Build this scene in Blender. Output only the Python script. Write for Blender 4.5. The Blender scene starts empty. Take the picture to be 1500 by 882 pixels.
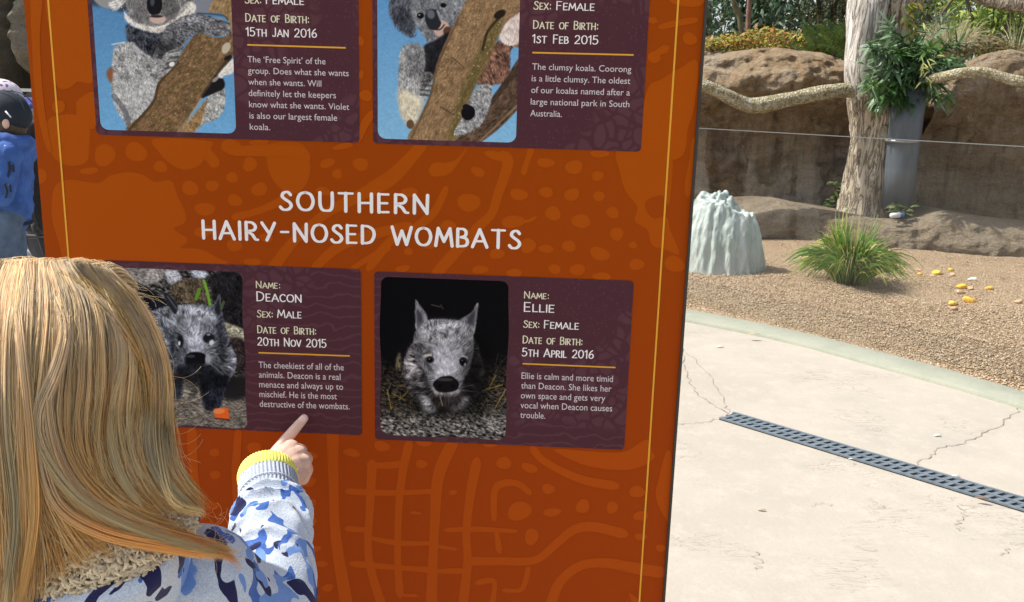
import bpy, bmesh, math, random
import numpy as np
from mathutils import Vector, Matrix, noise as mnoise
R = random.Random(7); NR = np.random.default_rng(11)
C = bpy.context.scene.collection
sc = bpy.context.scene
rad = math.radians

# ------------------------------------------------------------------ camera, sky, sun, exposure
F = 1340.0; W2, H2 = 750.0, 441.0; CAM = np.array((0., 0., 1.30))
def nrm(v): v = np.asarray(v, float); return v/np.linalg.norm(v)
_d = nrm((-172, 5975, 1340))                       # straight down, seen in the photograph (right, down, forward)
_Z = -_d; _Y = nrm(np.array((0, 0, 1.)) - _d[2]*_d); _X = np.cross(_Y, _Z)
if _X[0] < 0: _X = -_X
def c2w(v): v = np.asarray(v, float); return np.array((v@_X, v@_Y, v@_Z))
cam = bpy.data.objects.new('camera', bpy.data.cameras.new('camera')); C.objects.link(cam); sc.camera = cam
_r, _u, _b = c2w((1, 0, 0)), c2w((0, -1, 0)), c2w((0, 0, -1))
cam.matrix_world = Matrix(((_r[0], _u[0], _b[0], CAM[0]), (_r[1], _u[1], _b[1], CAM[1]), (_r[2], _u[2], _b[2], CAM[2]), (0, 0, 0, 1)))
cam.data.sensor_width = 36; cam.data.lens = F/1500*36; cam.data.clip_start = .02; cam.data.clip_end = 500

PSI = rad(2.2); SU = np.array((math.cos(PSI), -math.sin(PSI), 0)); SN = np.array((-math.sin(PSI), -math.cos(PSI), 0))
SUN_EL = rad(53); SUN_BEHIND = rad(6)
sun_h = -SU*math.cos(SUN_BEHIND) - SN*math.sin(SUN_BEHIND)
sun_dir = np.array((sun_h[0]*math.cos(SUN_EL), sun_h[1]*math.cos(SUN_EL), math.sin(SUN_EL)))
w = bpy.data.worlds.new('World'); sc.world = w; w.use_nodes = True
nt = w.node_tree; bg = nt.nodes['Background']; sky = nt.nodes.new('ShaderNodeTexSky'); sky.sky_type = 'NISHITA'; sky.sun_disc = False
sky.sun_elevation = SUN_EL; sky.sun_rotation = math.atan2(sun_dir[0], sun_dir[1]); sky.air_density = 1.0; sky.dust_density = 2.5; sky.ozone_density = 1.0
hs = nt.nodes.new('ShaderNodeHueSaturation'); hs.inputs['Saturation'].default_value = .5   # hazy, whitish sky
nt.links.new(sky.outputs[0], hs.inputs['Color']); nt.links.new(hs.outputs[0], bg.inputs[0]); bg.inputs[1].default_value = .15
sun = bpy.data.objects.new('sun', bpy.data.lights.new('sun', 'SUN')); C.objects.link(sun)
sun.data.energy = 4.2; sun.data.angle = rad(.9); sun.data.color = (1, .955, .88)
sun.rotation_euler = Vector(sun_dir).to_track_quat('Z', 'Y').to_euler()
sc.view_settings.view_transform = 'Standard'; sc.view_settings.look = 'None'; sc.view_settings.gamma = 1; sc.view_settings.exposure = .54
sc.cycles.max_bounces = 14; sc.cycles.diffuse_bounces = 9; sc.cycles.transparent_max_bounces = 12

# ------------------------------------------------------------------ where a pixel of the photograph (1500 x 882) lies in the place
def ray(px, py): return c2w(((px-W2)/F, (py-H2)/F, 1.0))
def atY(px, py, Y):
    r = ray(px, py); return CAM + r*(Y/r[1])
def gnd(px, py, z=0.):
    r = ray(px, py); return CAM + r*((z-CAM[2])/r[2])
S0 = atY(540, 440, 1.10)
def onsign(px, py):
    r = ray(px, py); t = ((S0-CAM)@SN)/(r@SN); p = CAM + r*t
    return np.array(((p-S0)@SU, p[2]))              # across, height
def pxof(p):
    q = np.asarray(p, float)-CAM; x = q@c2w((1, 0, 0)); y = q@c2w((0, 1, 0)); z = q@c2w((0, 0, 1))
    return np.array((W2+F*x/z, H2+F*y/z))

# ------------------------------------------------------------------ building helpers
def tag(o, label=None, cat=None, group=None, kind=None):
    if label: o['label'] = label
    if cat: o['category'] = cat
    if group: o['group'] = group
    if kind: o['kind'] = kind
    return o
def empty(name, loc, label=None, cat=None, group=None, rz=0):
    o = bpy.data.objects.new(name, None); C.objects.link(o); o.location = tuple(loc); o.rotation_euler = (0, 0, rz); o.empty_display_size = .05
    o['_m'] = 1; del o['_m']
    return tag(o, label, cat, group)
def link(name, me, mats=(), parent=None, smooth=True, world=True):
    o = bpy.data.objects.new(name, me); C.objects.link(o)
    for m in (mats if isinstance(mats, (list, tuple)) else [mats]): me.materials.append(m)
    if smooth: me.polygons.foreach_set('use_smooth', np.ones(len(me.polygons), bool))
    if parent is not None:
        o.parent = parent
        if world:                                     # mesh written in world coordinates
            top = parent; chain = []
            M = Matrix.Identity(4)
            while top is not None: chain.append(top); top = top.parent
            for t in reversed(chain): M = M @ t.matrix_parent_inverse @ t.matrix_basis
            o.matrix_parent_inverse = M.inverted()
    return o
def mesh(verts, faces, name='mesh', mi=None):
    me = bpy.data.meshes.new(name); verts = np.asarray(verts, np.float32).reshape(-1, 3)
    if isinstance(faces, np.ndarray) and faces.ndim == 2:
        n, k = faces.shape; me.vertices.add(len(verts)); me.vertices.foreach_set('co', verts.ravel())
        me.loops.add(n*k); me.loops.foreach_set('vertex_index', faces.astype(np.int32).ravel())
        me.polygons.add(n); me.polygons.foreach_set('loop_start', np.arange(0, n*k, k, dtype=np.int32))
        me.update(calc_edges=True)
    else:
        me.from_pydata([tuple(map(float, v)) for v in verts], [], [tuple(map(int, f)) for f in faces]); me.update()
    if mi is not None: me.polygons.foreach_set('material_index', np.asarray(mi, np.int32))
    return me
def vcol(me, cols, name='tone'):
    a = me.color_attributes.new(name, 'FLOAT_COLOR', 'POINT'); c = np.ones((len(me.vertices), 4), np.float32); c[:, :3] = np.asarray(cols).reshape(-1, 3)
    a.data.foreach_set('color', c.ravel())
class MB:
    def __init__(s): s.v = []; s.f = []; s.c = []; s.n = 0; s.m = []
    def add(s, v, f, col=None, m=0):
        v = np.asarray(v, float).reshape(-1, 3); s.v.append(v)
        for q in f: s.f.append(tuple(int(i)+s.n for i in q)); s.m.append(m)
        s.c.append(np.tile(np.asarray(col if col is not None else (1, 1, 1), float), (len(v), 1)) if (col is None or np.ndim(col) == 1) else np.asarray(col)); s.n += len(v)
    def box(s, c, size, rot=None, col=None, m=0):
        x, y, z = np.asarray(size)/2.; v = np.array([(i*x, j*y, k*z) for k in (-1, 1) for j in (-1, 1) for i in (-1, 1)])
        if rot is not None: v = v @ np.array(rot).T
        s.add(v+np.asarray(c), [(0, 2, 3, 1), (4, 5, 7, 6), (0, 1, 5, 4), (1, 3, 7, 5), (3, 2, 6, 7), (2, 0, 4, 6)], col, m)
    def tube(s, pts, rr, n=10, col=None, m=0, cap=True, flat=1.0, up=None):
        v, f = tube(pts, rr, n, cap, flat, up); s.add(v, f, col, m)
    def build(s, name, mats, parent=None, smooth=True, colors=False, world=True):
        me = mesh(np.concatenate(s.v), s.f, name, s.m)
        if colors: vcol(me, np.concatenate(s.c))
        return link(name, me, mats, parent, smooth, world)
def cat(pts, n=8, closed=False):
    """smooth curve through points"""
    p = np.asarray(pts, float); k = len(p); out = []
    rng = range(k if closed else k-1)
    for i in rng:
        if closed: a, b, c, d = p[(i-1) % k], p[i], p[(i+1) % k], p[(i+2) % k]
        else: a, b, c, d = p[max(i-1, 0)], p[i], p[i+1], p[min(i+2, k-1)]
        for t in np.arange(n)/n:
            out.append(.5*((2*b)+(c-a)*t+(2*a-5*b+4*c-d)*t*t+(3*b-a-3*c+d)*t**3))
    if not closed: out.append(p[-1])
    return np.array(out)
def tube(pts, rr, n=10, cap=True, flat=1.0, up=None):
    p = np.asarray(pts, float); k = len(p); rr = np.broadcast_to(np.asarray(rr, float), (k,))
    t = np.gradient(p, axis=0); t /= np.linalg.norm(t, axis=1)[:, None]+1e-9
    if up is None: up = (0, 0, 1) if abs(t[0][2]) < .8 else (0, 1, 0)
    a = np.cross(t[0], up); a /= np.linalg.norm(a)+1e-9; A = []
    for i in range(k):
        a = a - (a@t[i])*t[i]; a /= np.linalg.norm(a)+1e-9; A.append(a)
    A = np.array(A); B = np.cross(t, A); th = np.arange(n)*2*math.pi/n
    v = p[:, None] + rr[:, None, None]*(A[:, None]*np.cos(th)[None, :, None] + flat*B[:, None]*np.sin(th)[None, :, None])
    f = [(i*n+j, i*n+(j+1) % n, (i+1)*n+(j+1) % n, (i+1)*n+j) for i in range(k-1) for j in range(n)]
    if cap: f += [tuple(range(n-1, -1, -1)), tuple((k-1)*n+j for j in range(n))]
    return v.reshape(-1, 3), f
def strands(P, rr, n=3):
    """many thin tubes at once: P (N,K,3), rr (N,K) -> verts, quads"""
    N, K, _ = P.shape
    t = np.gradient(P, axis=1); t /= np.linalg.norm(t, axis=2, keepdims=True)+1e-9
    ref = np.array((.23, .61, .75)); a = np.cross(t, ref); a /= np.linalg.norm(a, axis=2, keepdims=True)+1e-9; b = np.cross(t, a)
    th = np.arange(n)*2*math.pi/n
    v = P[:, :, None]+rr[:, :, None, None]*(a[:, :, None]*np.cos(th)[None, None, :, None]+b[:, :, None]*np.sin(th)[None, None, :, None])
    base = (np.arange(N)*K*n)[:, None, None]+(np.arange(K-1)*n)[None, :, None]; j = np.arange(n)[None, None, :]; j2 = (j+1) % n
    q = np.stack((base+j, base+j2, base+n+j2, base+n+j), -1).reshape(-1, 4)
    return v.reshape(-1, 3), q
def sphere(c, r, nu=16, nv=10, rot=None):
    v = []; f = []
    for i in range(nv+1):
        th = math.pi*i/nv
        for j in range(nu):
            ph = 2*math.pi*j/nu; v.append((math.sin(th)*math.cos(ph), math.sin(th)*math.sin(ph), math.cos(th)))
    v = np.array(v)*np.asarray(r, float)
    if rot is not None: v = v@np.array(rot).T
    for i in range(nv):
        for j in range(nu): f.append((i*nu+j, (i+1)*nu+j, (i+1)*nu+(j+1) % nu, i*nu+(j+1) % nu))
    return v+np.asarray(c), f
def cone(p, q, a, b, n=14):
    """round cone between two joints"""
    p, q = np.asarray(p, float), np.asarray(q, float); L = np.linalg.norm(q-p)+1e-9; d = (q-p)/L
    pts = []; rr = []
    for th in np.linspace(-math.pi/2, 0, 6): pts.append(p+d*a*math.sin(th)); rr.append(max(a*math.cos(th), 1e-4))
    for th in np.linspace(0, math.pi/2, 6): pts.append(q+d*b*math.sin(th)); rr.append(max(b*math.cos(th), 1e-4))
    return tube(pts, rr, n)
def remesh(mb, vox, smooth_it=4, fac=.5):
    me = mesh(np.concatenate(mb.v), mb.f); o = bpy.data.objects.new('tmp', me); C.objects.link(o)
    m = o.modifiers.new('r', 'REMESH'); m.mode = 'VOXEL'; m.voxel_size = vox
    if smooth_it: s = o.modifiers.new('s', 'SMOOTH'); s.iterations = smooth_it; s.factor = fac
    bpy.context.view_layer.update(); dg = bpy.context.evaluated_depsgraph_get()
    out = bpy.data.meshes.new_from_object(o.evaluated_get(dg)); bpy.data.objects.remove(o); bpy.data.meshes.remove(me)
    return out
def co(me):
    a = np.empty(len(me.vertices)*3, np.float32); me.vertices.foreach_get('co', a); return a.reshape(-1, 3)
def setco(me, a): me.vertices.foreach_set('co', np.asarray(a, np.float32).ravel()); me.update()
def normals(me):
    a = np.empty(len(me.vertices)*3, np.float32); me.vertices.foreach_get('normal', a); return a.reshape(-1, 3)
def fbm(P, s, H=1.0, oct=5, off=(0, 0, 0)):
    o = Vector(off); return np.array([mnoise.fractal(Vector(p)*s+o, H, 2.0, oct) for p in P])

# ------------------------------------------------------------------ materials
class NT:
    def __init__(s, name):
        s.m = bpy.data.materials.new(name); s.m.use_nodes = True; s.t = s.m.node_tree; s.b = s.t.nodes['Principled BSDF']; s.out = s.t.nodes['Material Output']
    def n(s, typ, **kw):
        x = s.t.nodes.new('ShaderNode'+typ)
        for k, v in kw.items():
            if k in x.inputs: s.set(x.inputs[k], v)
            else: setattr(x, k, v)
        return x
    def set(s, inp, v):
        if hasattr(v, 'is_output'): s.t.links.new(v, inp)
        else: inp.default_value = v
    def co(s, kind='Object'): return s.n('TexCoord').outputs[kind]
    def noise(s, scale, detail=5, rough=.55, vec=None, dist=0.):
        x = s.n('TexNoise', Scale=scale, Detail=detail, Roughness=rough, Distortion=dist); s.set(x.inputs['Vector'], vec if vec is not None else s.co()); return x.outputs['Fac']
    def vor(s, scale, feature='F1', vec=None, out='Distance', rnd=1.0):
        x = s.n('TexVoronoi', feature=feature); x.inputs['Scale'].default_value = scale; x.inputs['Randomness'].default_value = rnd
        s.set(x.inputs['Vector'], vec if vec is not None else s.co()); return x.outputs[out]
    def ramp(s, fac, stops, mode='LINEAR'):
        x = s.n('ValToRGB'); e = x.color_ramp; e.interpolation = mode
        while len(e.elements) < len(stops): e.elements.new(.5)
        for el, (p, c) in zip(e.elements, stops):
            el.position = p; el.color = (*(c if np.ndim(c) else (c, c, c)), 1)
        s.set(x.inputs['Fac'], fac); return x.outputs['Color']
    def mix(s, fac, a, b, mode='MIX'):
        x = s.n('Mix', data_type='RGBA', blend_type=mode); s.set(x.inputs[0], fac)
        for i, v in ((6, a), (7, b)): s.set(x.inputs[i], v if hasattr(v, 'is_output') else (*v, 1))
        return x.outputs[2]
    def math(s, op, a, b=0., c=0.):
        x = s.n('Math', operation=op); s.set(x.inputs[0], a); s.set(x.inputs[1], b); s.set(x.inputs[2], c); return x.outputs[0]
    def mapping(s, scale=(1, 1, 1), rot=(0, 0, 0), vec=None, loc=(0, 0, 0)):
        x = s.n('Mapping'); s.set(x.inputs['Vector'], vec if vec is not None else s.co()); x.inputs['Scale'].default_value = scale; x.inputs['Rotation'].default_value = rot; x.inputs['Location'].default_value = loc
        return x.outputs[0]
    def bump(s, h, strength=.4, dist=.01):
        x = s.n('Bump', Strength=strength, Distance=dist); s.set(x.inputs['Height'], h); s.set(s.b.inputs['Normal'], x.outputs[0])
    def base(s, c, rough=.6, spec=.5):
        s.set(s.b.inputs['Base Color'], c if hasattr(c, 'is_output') else (*c, 1)); s.set(s.b.inputs['Roughness'], rough); s.b.inputs['Specular IOR Level'].default_value = spec; return s.m
def simple(name, col, rough=.6, var=.2, scale=25, bump=0., bscale=120, metal=0., spec=.5, bdist=.004):
    s = NT(name); f = s.noise(scale)
    col = np.array(col)
    s.base(s.ramp(f, [(.3, tuple(col*(1-var))), (.7, tuple(np.minimum(col*(1+var), 1)))]), rough, spec); s.b.inputs['Metallic'].default_value = metal
    if bump: s.bump(s.noise(bscale, 6), bump, bdist)
    return s.m
def toned(name, rough=.55, trans=0., spec=.4, var=.12, scale=60):
    """colour carried by the mesh (leaf to leaf, strand to strand), broken up by noise"""
    s = NT(name); a = s.n('Attribute', attribute_name='tone'); f = s.noise(scale)
    c = s.mix(1., a.outputs['Color'], s.ramp(f, [(.3, 1-var), (.7, 1.)]), 'MULTIPLY'); s.base(c, rough, spec)
    if trans:
        tr = s.n('BsdfTranslucent'); s.set(tr.inputs[0], c); mx = s.n('MixShader'); mx.inputs[0].default_value = trans
        s.t.links.new(s.b.outputs[0], mx.inputs[1]); s.t.links.new(tr.outputs[0], mx.inputs[2]); s.t.links.new(mx.outputs[0], s.out.inputs[0])
    return s.m
# ------------------------------------------------------------------ ground, pavement, gravel, kerb
m_soil = simple('soil', (.16, .13, .085), .9, .3, 3, .6, 40)
n_ = 40; gx = np.linspace(-120, 120, n_); gy = np.linspace(-60, 200, n_)
gv = [(x, y, -.03) for y in gy for x in gx]; gf = [(j*n_+i, j*n_+i+1, (j+1)*n_+i+1, (j+1)*n_+i) for j in range(n_-1) for i in range(n_-1)]
tag(link('ground', mesh(gv, gf), m_soil), kind='structure')

s = NT('pale_concrete'); big = s.noise(.9, 6, .6); fine = s.noise(55, 4); blot = s.noise(3.2, 8, .7)
c1 = s.ramp(big, [(.3, (.355, .318, .265)), (.55, (.405, .362, .305)), (.75, (.335, .313, .268))])
c1 = s.mix(s.ramp(blot, [(.42, 0.), (.7, .4)]), c1, (.33, .30, .255)); c1 = s.mix(s.ramp(s.noise(9, 10, .8), [(.5, 0.), (.64, .5)]), c1, (.50, .43, .365)); c1 = s.mix(s.ramp(s.noise(120, 4, .8), [(.5, 0.), (.75, .35)]), c1, (.29, .26, .22))
# short trowel scratches pressed into the surface
wv = s.mapping((2.2, 9, 1), (0, 0, .5)); scr = s.noise(2.3, 3, .5, wv, 2.2); sm = s.math('ABSOLUTE', s.math('SUBTRACT', scr, .5))
gate = s.ramp(s.noise(1.7, 2), [(.55, 0.), (.62, 1.)]); line = s.math('MULTIPLY', s.ramp(sm, [(.0, 1.), (.008, 0.)]), gate)
c1 = s.mix(s.math('MULTIPLY', line, .55), c1, (.27, .24, .20)); s.base(c1, .75, .3)
s.bump(s.math('SUBTRACT', s.math('ADD', s.math('MULTIPLY', fine, .35), s.math('MULTIPLY', blot, 1.0)), s.math('MULTIPLY', line, .8)), .6, .0062)
m_pave = s.m
n_ = 60; gx = np.linspace(-14, 16, n_); gy = np.linspace(-8, 15, n_)
gv = [(x, y, 0) for y in gy for x in gx]; gf = [(j*n_+i, j*n_+i+1, (j+1)*n_+i+1, (j+1)*n_+i) for j in range(n_-1) for i in range(n_-1)]
tag(link('pavement', mesh(gv, gf), m_pave), kind='structure')
# cracks: thin jagged ribbons
m_crack = simple('crack_dark', (.27, .235, .19), .9, .3)
mb = MB()
def crack(pts, wd=.006, j=.012):
    p = np.array([gnd(*q)[:2] for q in pts]); p = cat(p, 9)
    rr = np.array([R.uniform(-j, j) for _ in p]); rr[0] = rr[-1] = 0
    t = np.gradient(p, axis=0); t /= np.linalg.norm(t, axis=1)[:, None]+1e-9; nn = np.stack((-t[:, 1], t[:, 0]), 1); p = p+nn*rr[:, None]
    ww = np.array([wd*R.uniform(.25, .8) for _ in p])[:, None]/2
    v = np.concatenate((np.c_[p+nn*ww, np.full(len(p), .0035)], np.c_[p-nn*ww, np.full(len(p), .0035)])); k = len(p)
    mb.add(v, [(i, k+i, k+i+1, i+1) for i in range(k-1)])
crack([(985, 622), (1030, 618), (1062, 611)], .0062); crack([(1000, 510), (1004, 545), (1025, 580), (1066, 606)], .0062); crack([(1003, 515), (1040, 550), (1060, 590), (1068, 606)], .006)
crack([(1497, 596), (1465, 622), (1420, 645), (1385, 655), (1360, 668), (1343, 681)], .0062)
crack([(1402, 738), (1410, 760), (1405, 778)], .005, .02); crack([(1188, 742), (1220, 740)], .004, .02); crack([(1107, 809), (1108, 835)], .006, .02)
crack([(1275, 730), (1290, 745)], .004, .02); crack([(1468, 815), (1475, 803)], .005, .01); crack([(1250, 800), (1285, 806)], .004, .02)
ck = mb.build('pavement_cracks', m_crack, smooth=False); tag(ck, kind='structure')

kpx_t = [(400, 392), (550, 400), (700, 412), (850, 430), (1000, 456), (1150, 486), (1300, 523), (1400, 550), (1500, 580), (1620, 618), (1800, 690), (2100, 830), (2500, 1050)]
kpx_b = [(400, 402), (550, 411), (700, 424), (850, 443), (1000, 471), (1150, 502), (1300, 543), (1400, 571), (1500, 601), (1620, 641), (1800, 716), (2100, 860), (2500, 1090)]
kt = cat([gnd(*q) for q in kpx_t], 8)[:, :2]; kb = cat([gnd(*q) for q in kpx_b], 8)[:, :2]
s = NT('kerb_concrete'); s.base(s.ramp(s.noise(6, 8, .7), [(.3, (.25, .265, .21)), (.6, (.31, .315, .25)), (.8, (.235, .25, .195))]), .85, .3); s.bump(s.noise(60, 6), .5, .006); m_kerb = s.m
k = len(kt); V = []
for i in range(k):
    a, b = kb[i], kt[i]
    V += [(a[0], a[1], -.02), (*a, .016), (*(a+(b-a)*.06), .022), (*(a+(b-a)*.94), .024), (*b, .016), (b[0], b[1], -.02)]
FQ = [(i*6+j, (i+1)*6+j, (i+1)*6+j+1, i*6+j+1) for i in range(k-1) for j in range(5)]
tag(link('kerb', mesh(V, FQ), m_kerb), kind='structure')

s = NT('gravel'); vo = s.n('TexVoronoi'); vo.inputs['Scale'].default_value = 115; s.set(vo.inputs['Vector'], s.co())
peb = s.n('SeparateColor'); s.set(peb.inputs[0], vo.outputs['Color'])
cg = s.ramp(peb.outputs[0], [(0, (.22, .14, .08)), (.3, (.37, .26, .155)), (.65, (.45, .325, .205)), (.92, (.50, .38, .26)), (1, (.58, .48, .36))])
cg = s.mix(s.ramp(s.noise(1.6, 6, .65), [(.35, .0), (.75, .35)]), cg, (.31, .21, .125))
s.base(cg, .9, .2); s.bump(s.math('ADD', s.math('MULTIPLY', vo.outputs['Distance'], -1.2), s.math('MULTIPLY', s.noise(14, 4), 1.2)), .9, .014); m_gravel = s.m
# gravel bed: from the kerb back under the rocks, gently lumpy
cols = 110; rows = 70; gp = []
kk = np.linspace(0, k-1, cols); kx = np.interp(kk, np.arange(k), kt[:, 0]); ky = np.interp(kk, np.arange(k), kt[:, 1])
for j in range(rows):
    t = j/(rows-1)
    for i in range(cols):
        x = kx[i]+t*(-.5+9.5*(i/cols)**1.3); y = ky[i]+t*(13.5-ky[i])
        z = .012+.035*min(1, t*6)*(1+mnoise.noise(Vector((x*1.3, y*1.3, 0)))*.9)+.006*mnoise.noise(Vector((x*9, y*9, 3)))
        gp.append((x, y, z))
gf = np.array([(j*cols+i, j*cols+i+1, (j+1)*cols+i+1, (j+1)*cols+i) for j in range(rows-1) for i in range(cols-1)])
tag(link('gravel_bed', mesh(gp, gf), m_gravel), kind='structure')
# loose pebbles lying on it (uncountable)
N = 13000; pv = []; base_v, base_f = sphere((0, 0, 0), 1, 6, 4); base_f = np.array(base_f); nb = len(base_v)
VV = np.empty((N, nb, 3)); FF = np.empty((N, len(base_f), 4), int); CC = np.empty((N, nb, 3)); i = 0
pal = np.array([(.42, .30, .19), (.48, .36, .24), (.32, .22, .13), (.54, .43, .31), (.36, .26, .165)])
while i < N:
    q = gnd(R.uniform(990, 1540), 345+235*R.random()**.8)
    if q[1] < np.interp(q[0], kt[:, 0], kt[:, 1])+.03 or q[1] > 8.9: continue
    r = R.uniform(.003, .0068); z = .055
    ang = R.uniform(0, 6.28); ca, sa = math.cos(ang), math.sin(ang)
    b = base_v*np.array((r*R.uniform(.9, 1.6), r, r*.7)); VV[i] = np.c_[b[:, 0]*ca-b[:, 1]*sa+q[0], b[:, 0]*sa+b[:, 1]*ca+q[1], b[:, 2]]
    t0 = (q[1]-np.interp(q[0], kt[:, 0], kt[:, 1]))/(13.5-np.interp(q[0], kt[:, 0], kt[:, 1]))
    zz = .012+.035*min(1, t0*6)*(1+mnoise.noise(Vector((q[0]*1.3, q[1]*1.3, 0)))*.9); VV[i, :, 2] += zz+r*.2
    FF[i] = base_f+i*nb; CC[i] = pal[R.randrange(5)]*R.uniform(.8, 1.15); i += 1
me = mesh(VV.reshape(-1, 3), FF.reshape(-1, 4)); vcol(me, CC.reshape(-1, 3)); m_peb = toned('pebble_stone', .9, 0, .2)
tag(link('loose_gravel', me, m_peb), 'tan loose pebbles scattered over the gravel bed beyond the kerb', 'gravel', kind='stuff')
# ------------------------------------------------------------------ the information sign
sign = empty('information_sign', (S0[0], S0[1], 0), 'tall orange zoo sign with koala and wombat profile cards', 'sign', rz=-PSI)
def L(uv, wd): uv = np.asarray(uv, float).reshape(-1, 2); return np.c_[uv[:, 0], np.full(len(uv), -wd), uv[:, 1]]
def PX(pts): return np.array([onsign(*p) for p in pts])
edge_l = np.mean([onsign(36, 0)[0], onsign(54, 230)[0], onsign(66, 380)[0]]); edge_r = np.mean([onsign(1032.5, 0)[0], onsign(986.7, 640)[0], onsign(970.5, 882)[0]])
yl = np.mean([onsign(70.9, 0)[0], onsign(101, 383)[0]]); yr = np.mean([onsign(994.2, 0)[0], onsign(966, 410)[0], onsign(937, 882)[0]])
TOP = 2.02; BOT = .06

def sign_ink(name, stops, grain=.05, rough=.6):
    """printed ink: one colour that drifts slowly over the height of the panel"""
    s = NT(name); z = s.n('SeparateXYZ'); s.set(z.inputs[0], s.co()); h = s.math('DIVIDE', z.outputs[2], 2.1)
    c = s.ramp(h, stops); g = s.noise(900, 2); c = s.mix(1., c, s.ramp(g, [(.3, 1-grain), (.7, 1.)]), 'MULTIPLY'); s.base(c, rough, .06); return s.m
m_base = sign_ink('panel_ink_dark', [(.25, (.365, .052, .004)), (.42, (.36, .053, .003)), (.58, (.345, .058, .0015)), (.7, (.34, .060, .0015))])
m_light = sign_ink('panel_ink_light', [(.25, (.45, .073, .006)), (.42, (.45, .075, .004)), (.58, (.425, .080, .002)), (.7, (.42, .082, .002))])
m_edge = simple('panel_edge', (.035, .028, .022), .6)
m_yellow = simple('yellow_print', (.75, .36, .012), .5, .05)

ink = MB()                                           # front face + pattern printed on it: one mesh
ink.add(L([(edge_l, BOT), (edge_r, BOT), (edge_r, TOP), (edge_l, TOP)], .0), [(0, 1, 2, 3)])
lay = [0]
def blob(uv, m=1):
    lay[0] += 1; u = np.asarray(uv); u = np.c_[np.clip(u[:, 0], edge_l, edge_r), np.clip(u[:, 1], BOT, TOP)]
    a = .5*np.sum(u[:, 0]*np.roll(u[:, 1], -1)-np.roll(u[:, 0], -1)*u[:, 1])
    if a < 0: u = u[::-1]
    keep = [0]
    for i in range(1, len(u)):
        if np.linalg.norm(u[i]-u[keep[-1]]) > 1e-5: keep.append(i)
    u = u[keep]; ink.add(L(u, .00004+lay[0]*2.5e-6), [tuple(range(len(u)))], m=m)
def stripe_poly(p, wd):
    """outline of a brush stroke with rounded ends; wd per point"""
    p = np.asarray(p, float); t = np.gradient(p, axis=0); t /= np.linalg.norm(t, axis=1)[:, None]+1e-12; nn = np.stack((-t[:, 1], t[:, 0]), 1); wd = np.broadcast_to(np.asarray(wd, float), (len(p),))
    a = p+nn*wd[:, None]/2; b = p-nn*wd[:, None]/2; out = list(a)
    for th in np.linspace(0, math.pi, 7)[1:-1]: out.append(p[-1]+(nn[-1]*math.cos(th)+t[-1]*math.sin(th))*wd[-1]/2)
    out += list(b[::-1])
    for th in np.linspace(0, math.pi, 7)[1:-1]: out.append(p[0]+(-nn[0]*math.cos(th)-t[0]*math.sin(th))*wd[0]/2)
    return np.array(out)
def Z(o, s): return lambda pts: PX([(o[0]+x/s, o[1]+y/s) for x, y in pts])
def dots(z, lst):
    for d in lst:
        cx, cy, rx, ry = d[:4]; a = rad(d[4]) if len(d) > 4 else R.uniform(-.2, .2); ph = R.uniform(0, 6)
        th = np.arange(22)*2*math.pi/22; k = 1+.07*np.sin(2*th+ph)+.05*np.sin(3*th+ph*2)
        x, y = rx*k*np.cos(th), ry*k*np.sin(th); blob(z([(cx+a1*math.cos(a)-b1*math.sin(a), cy+a1*math.sin(a)+b1*math.cos(a)) for a1, b1 in zip(x, y)]))
def strokes(z, lst):
    for pts, wd in lst:
        c = cat(pts, 7); k = 1+.13*np.sin(np.linspace(0, R.uniform(4, 8), len(c))+R.uniform(0, 6)); k[0] *= .75; k[-1] *= .75
        blob(z(stripe_poly(c, wd*k)))
def polys(z, lst):
    for pts in lst: blob(z(cat(pts, 6, True)))
A = Z((60, 190), 3.)
polys(A, [[(15, 0), (60, -60), (200, -50), (212, 80), (200, 140), (150, 158), (90, 150), (50, 110), (25, 50)], [(500, 40), (740, 50), (745, 85), (780, 130), (780, 160), (750, 165), (720, 130), (690, 160), (630, 175), (570, 150), (520, 100)],
  [(50, 290), (70, 240), (130, 220), (250, 235), (300, 205), (380, 188), (450, 200), (500, 230), (570, 225), (600, 290), (635, 370), (630, 410), (585, 430), (600, 450), (640, 475), (640, 495), (615, 520), (700, 525), (770, 560), (820, 590), (700, 640), (290, 660), (130, 645), (80, 500), (50, 390)],
  [(1010, 60), (1140, 60), (1175, 120), (1182, 180), (1165, 240), (1120, 280), (1070, 270), (1020, 220), (995, 150), (995, 100)]])
dots(A, [(280, 112, 48, 46), (418, 98, 47, 42), (525, 163, 30, 24), (212, 181, 38, 15), (655, 257, 35, 33), (752, 247, 27, 25), (840, 210, 26, 22), (918, 152, 31, 31), (960, 262, 34, 30), (852, 311, 31, 26), (720, 349, 48, 26), (715, 447, 40, 26), (850, 508, 33, 27), (990, 475, 32, 18), (830, 70, 42, 27), (1258, 147, 35, 18, -15), (1405, 152, 36, 26), (1302, 195, 22, 20), (1240, 270, 32, 18), (930, 582, 36, 18), (960, 55, 45, 12), (0, 205, 25, 32)])
strokes(A, [([(850, 385), (960, 355), (1060, 310), (1075, 285)], 34), ([(1010, 620), (1120, 480), (1250, 370), (1380, 300), (1520, 225)], 46), ([(1200, 610), (1300, 520), (1420, 470), (1620, 420)], 42), ([(1370, 610), (1450, 560), (1530, 520)], 26)])
B = Z((540, 190), 3.)
strokes(B, [([(0, 270), (100, 210), (180, 130), (240, 60)], 58), ([(590, 110), (612, 150), (570, 280), (540, 370), (480, 430), (380, 540), (290, 640)], 44), ([(715, 85), (700, 130), (680, 190)], 27), ([(340, 258), (290, 360), (220, 420), (190, 450)], 34), ([(0, 610), (60, 530), (130, 450)], 38)])
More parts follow.
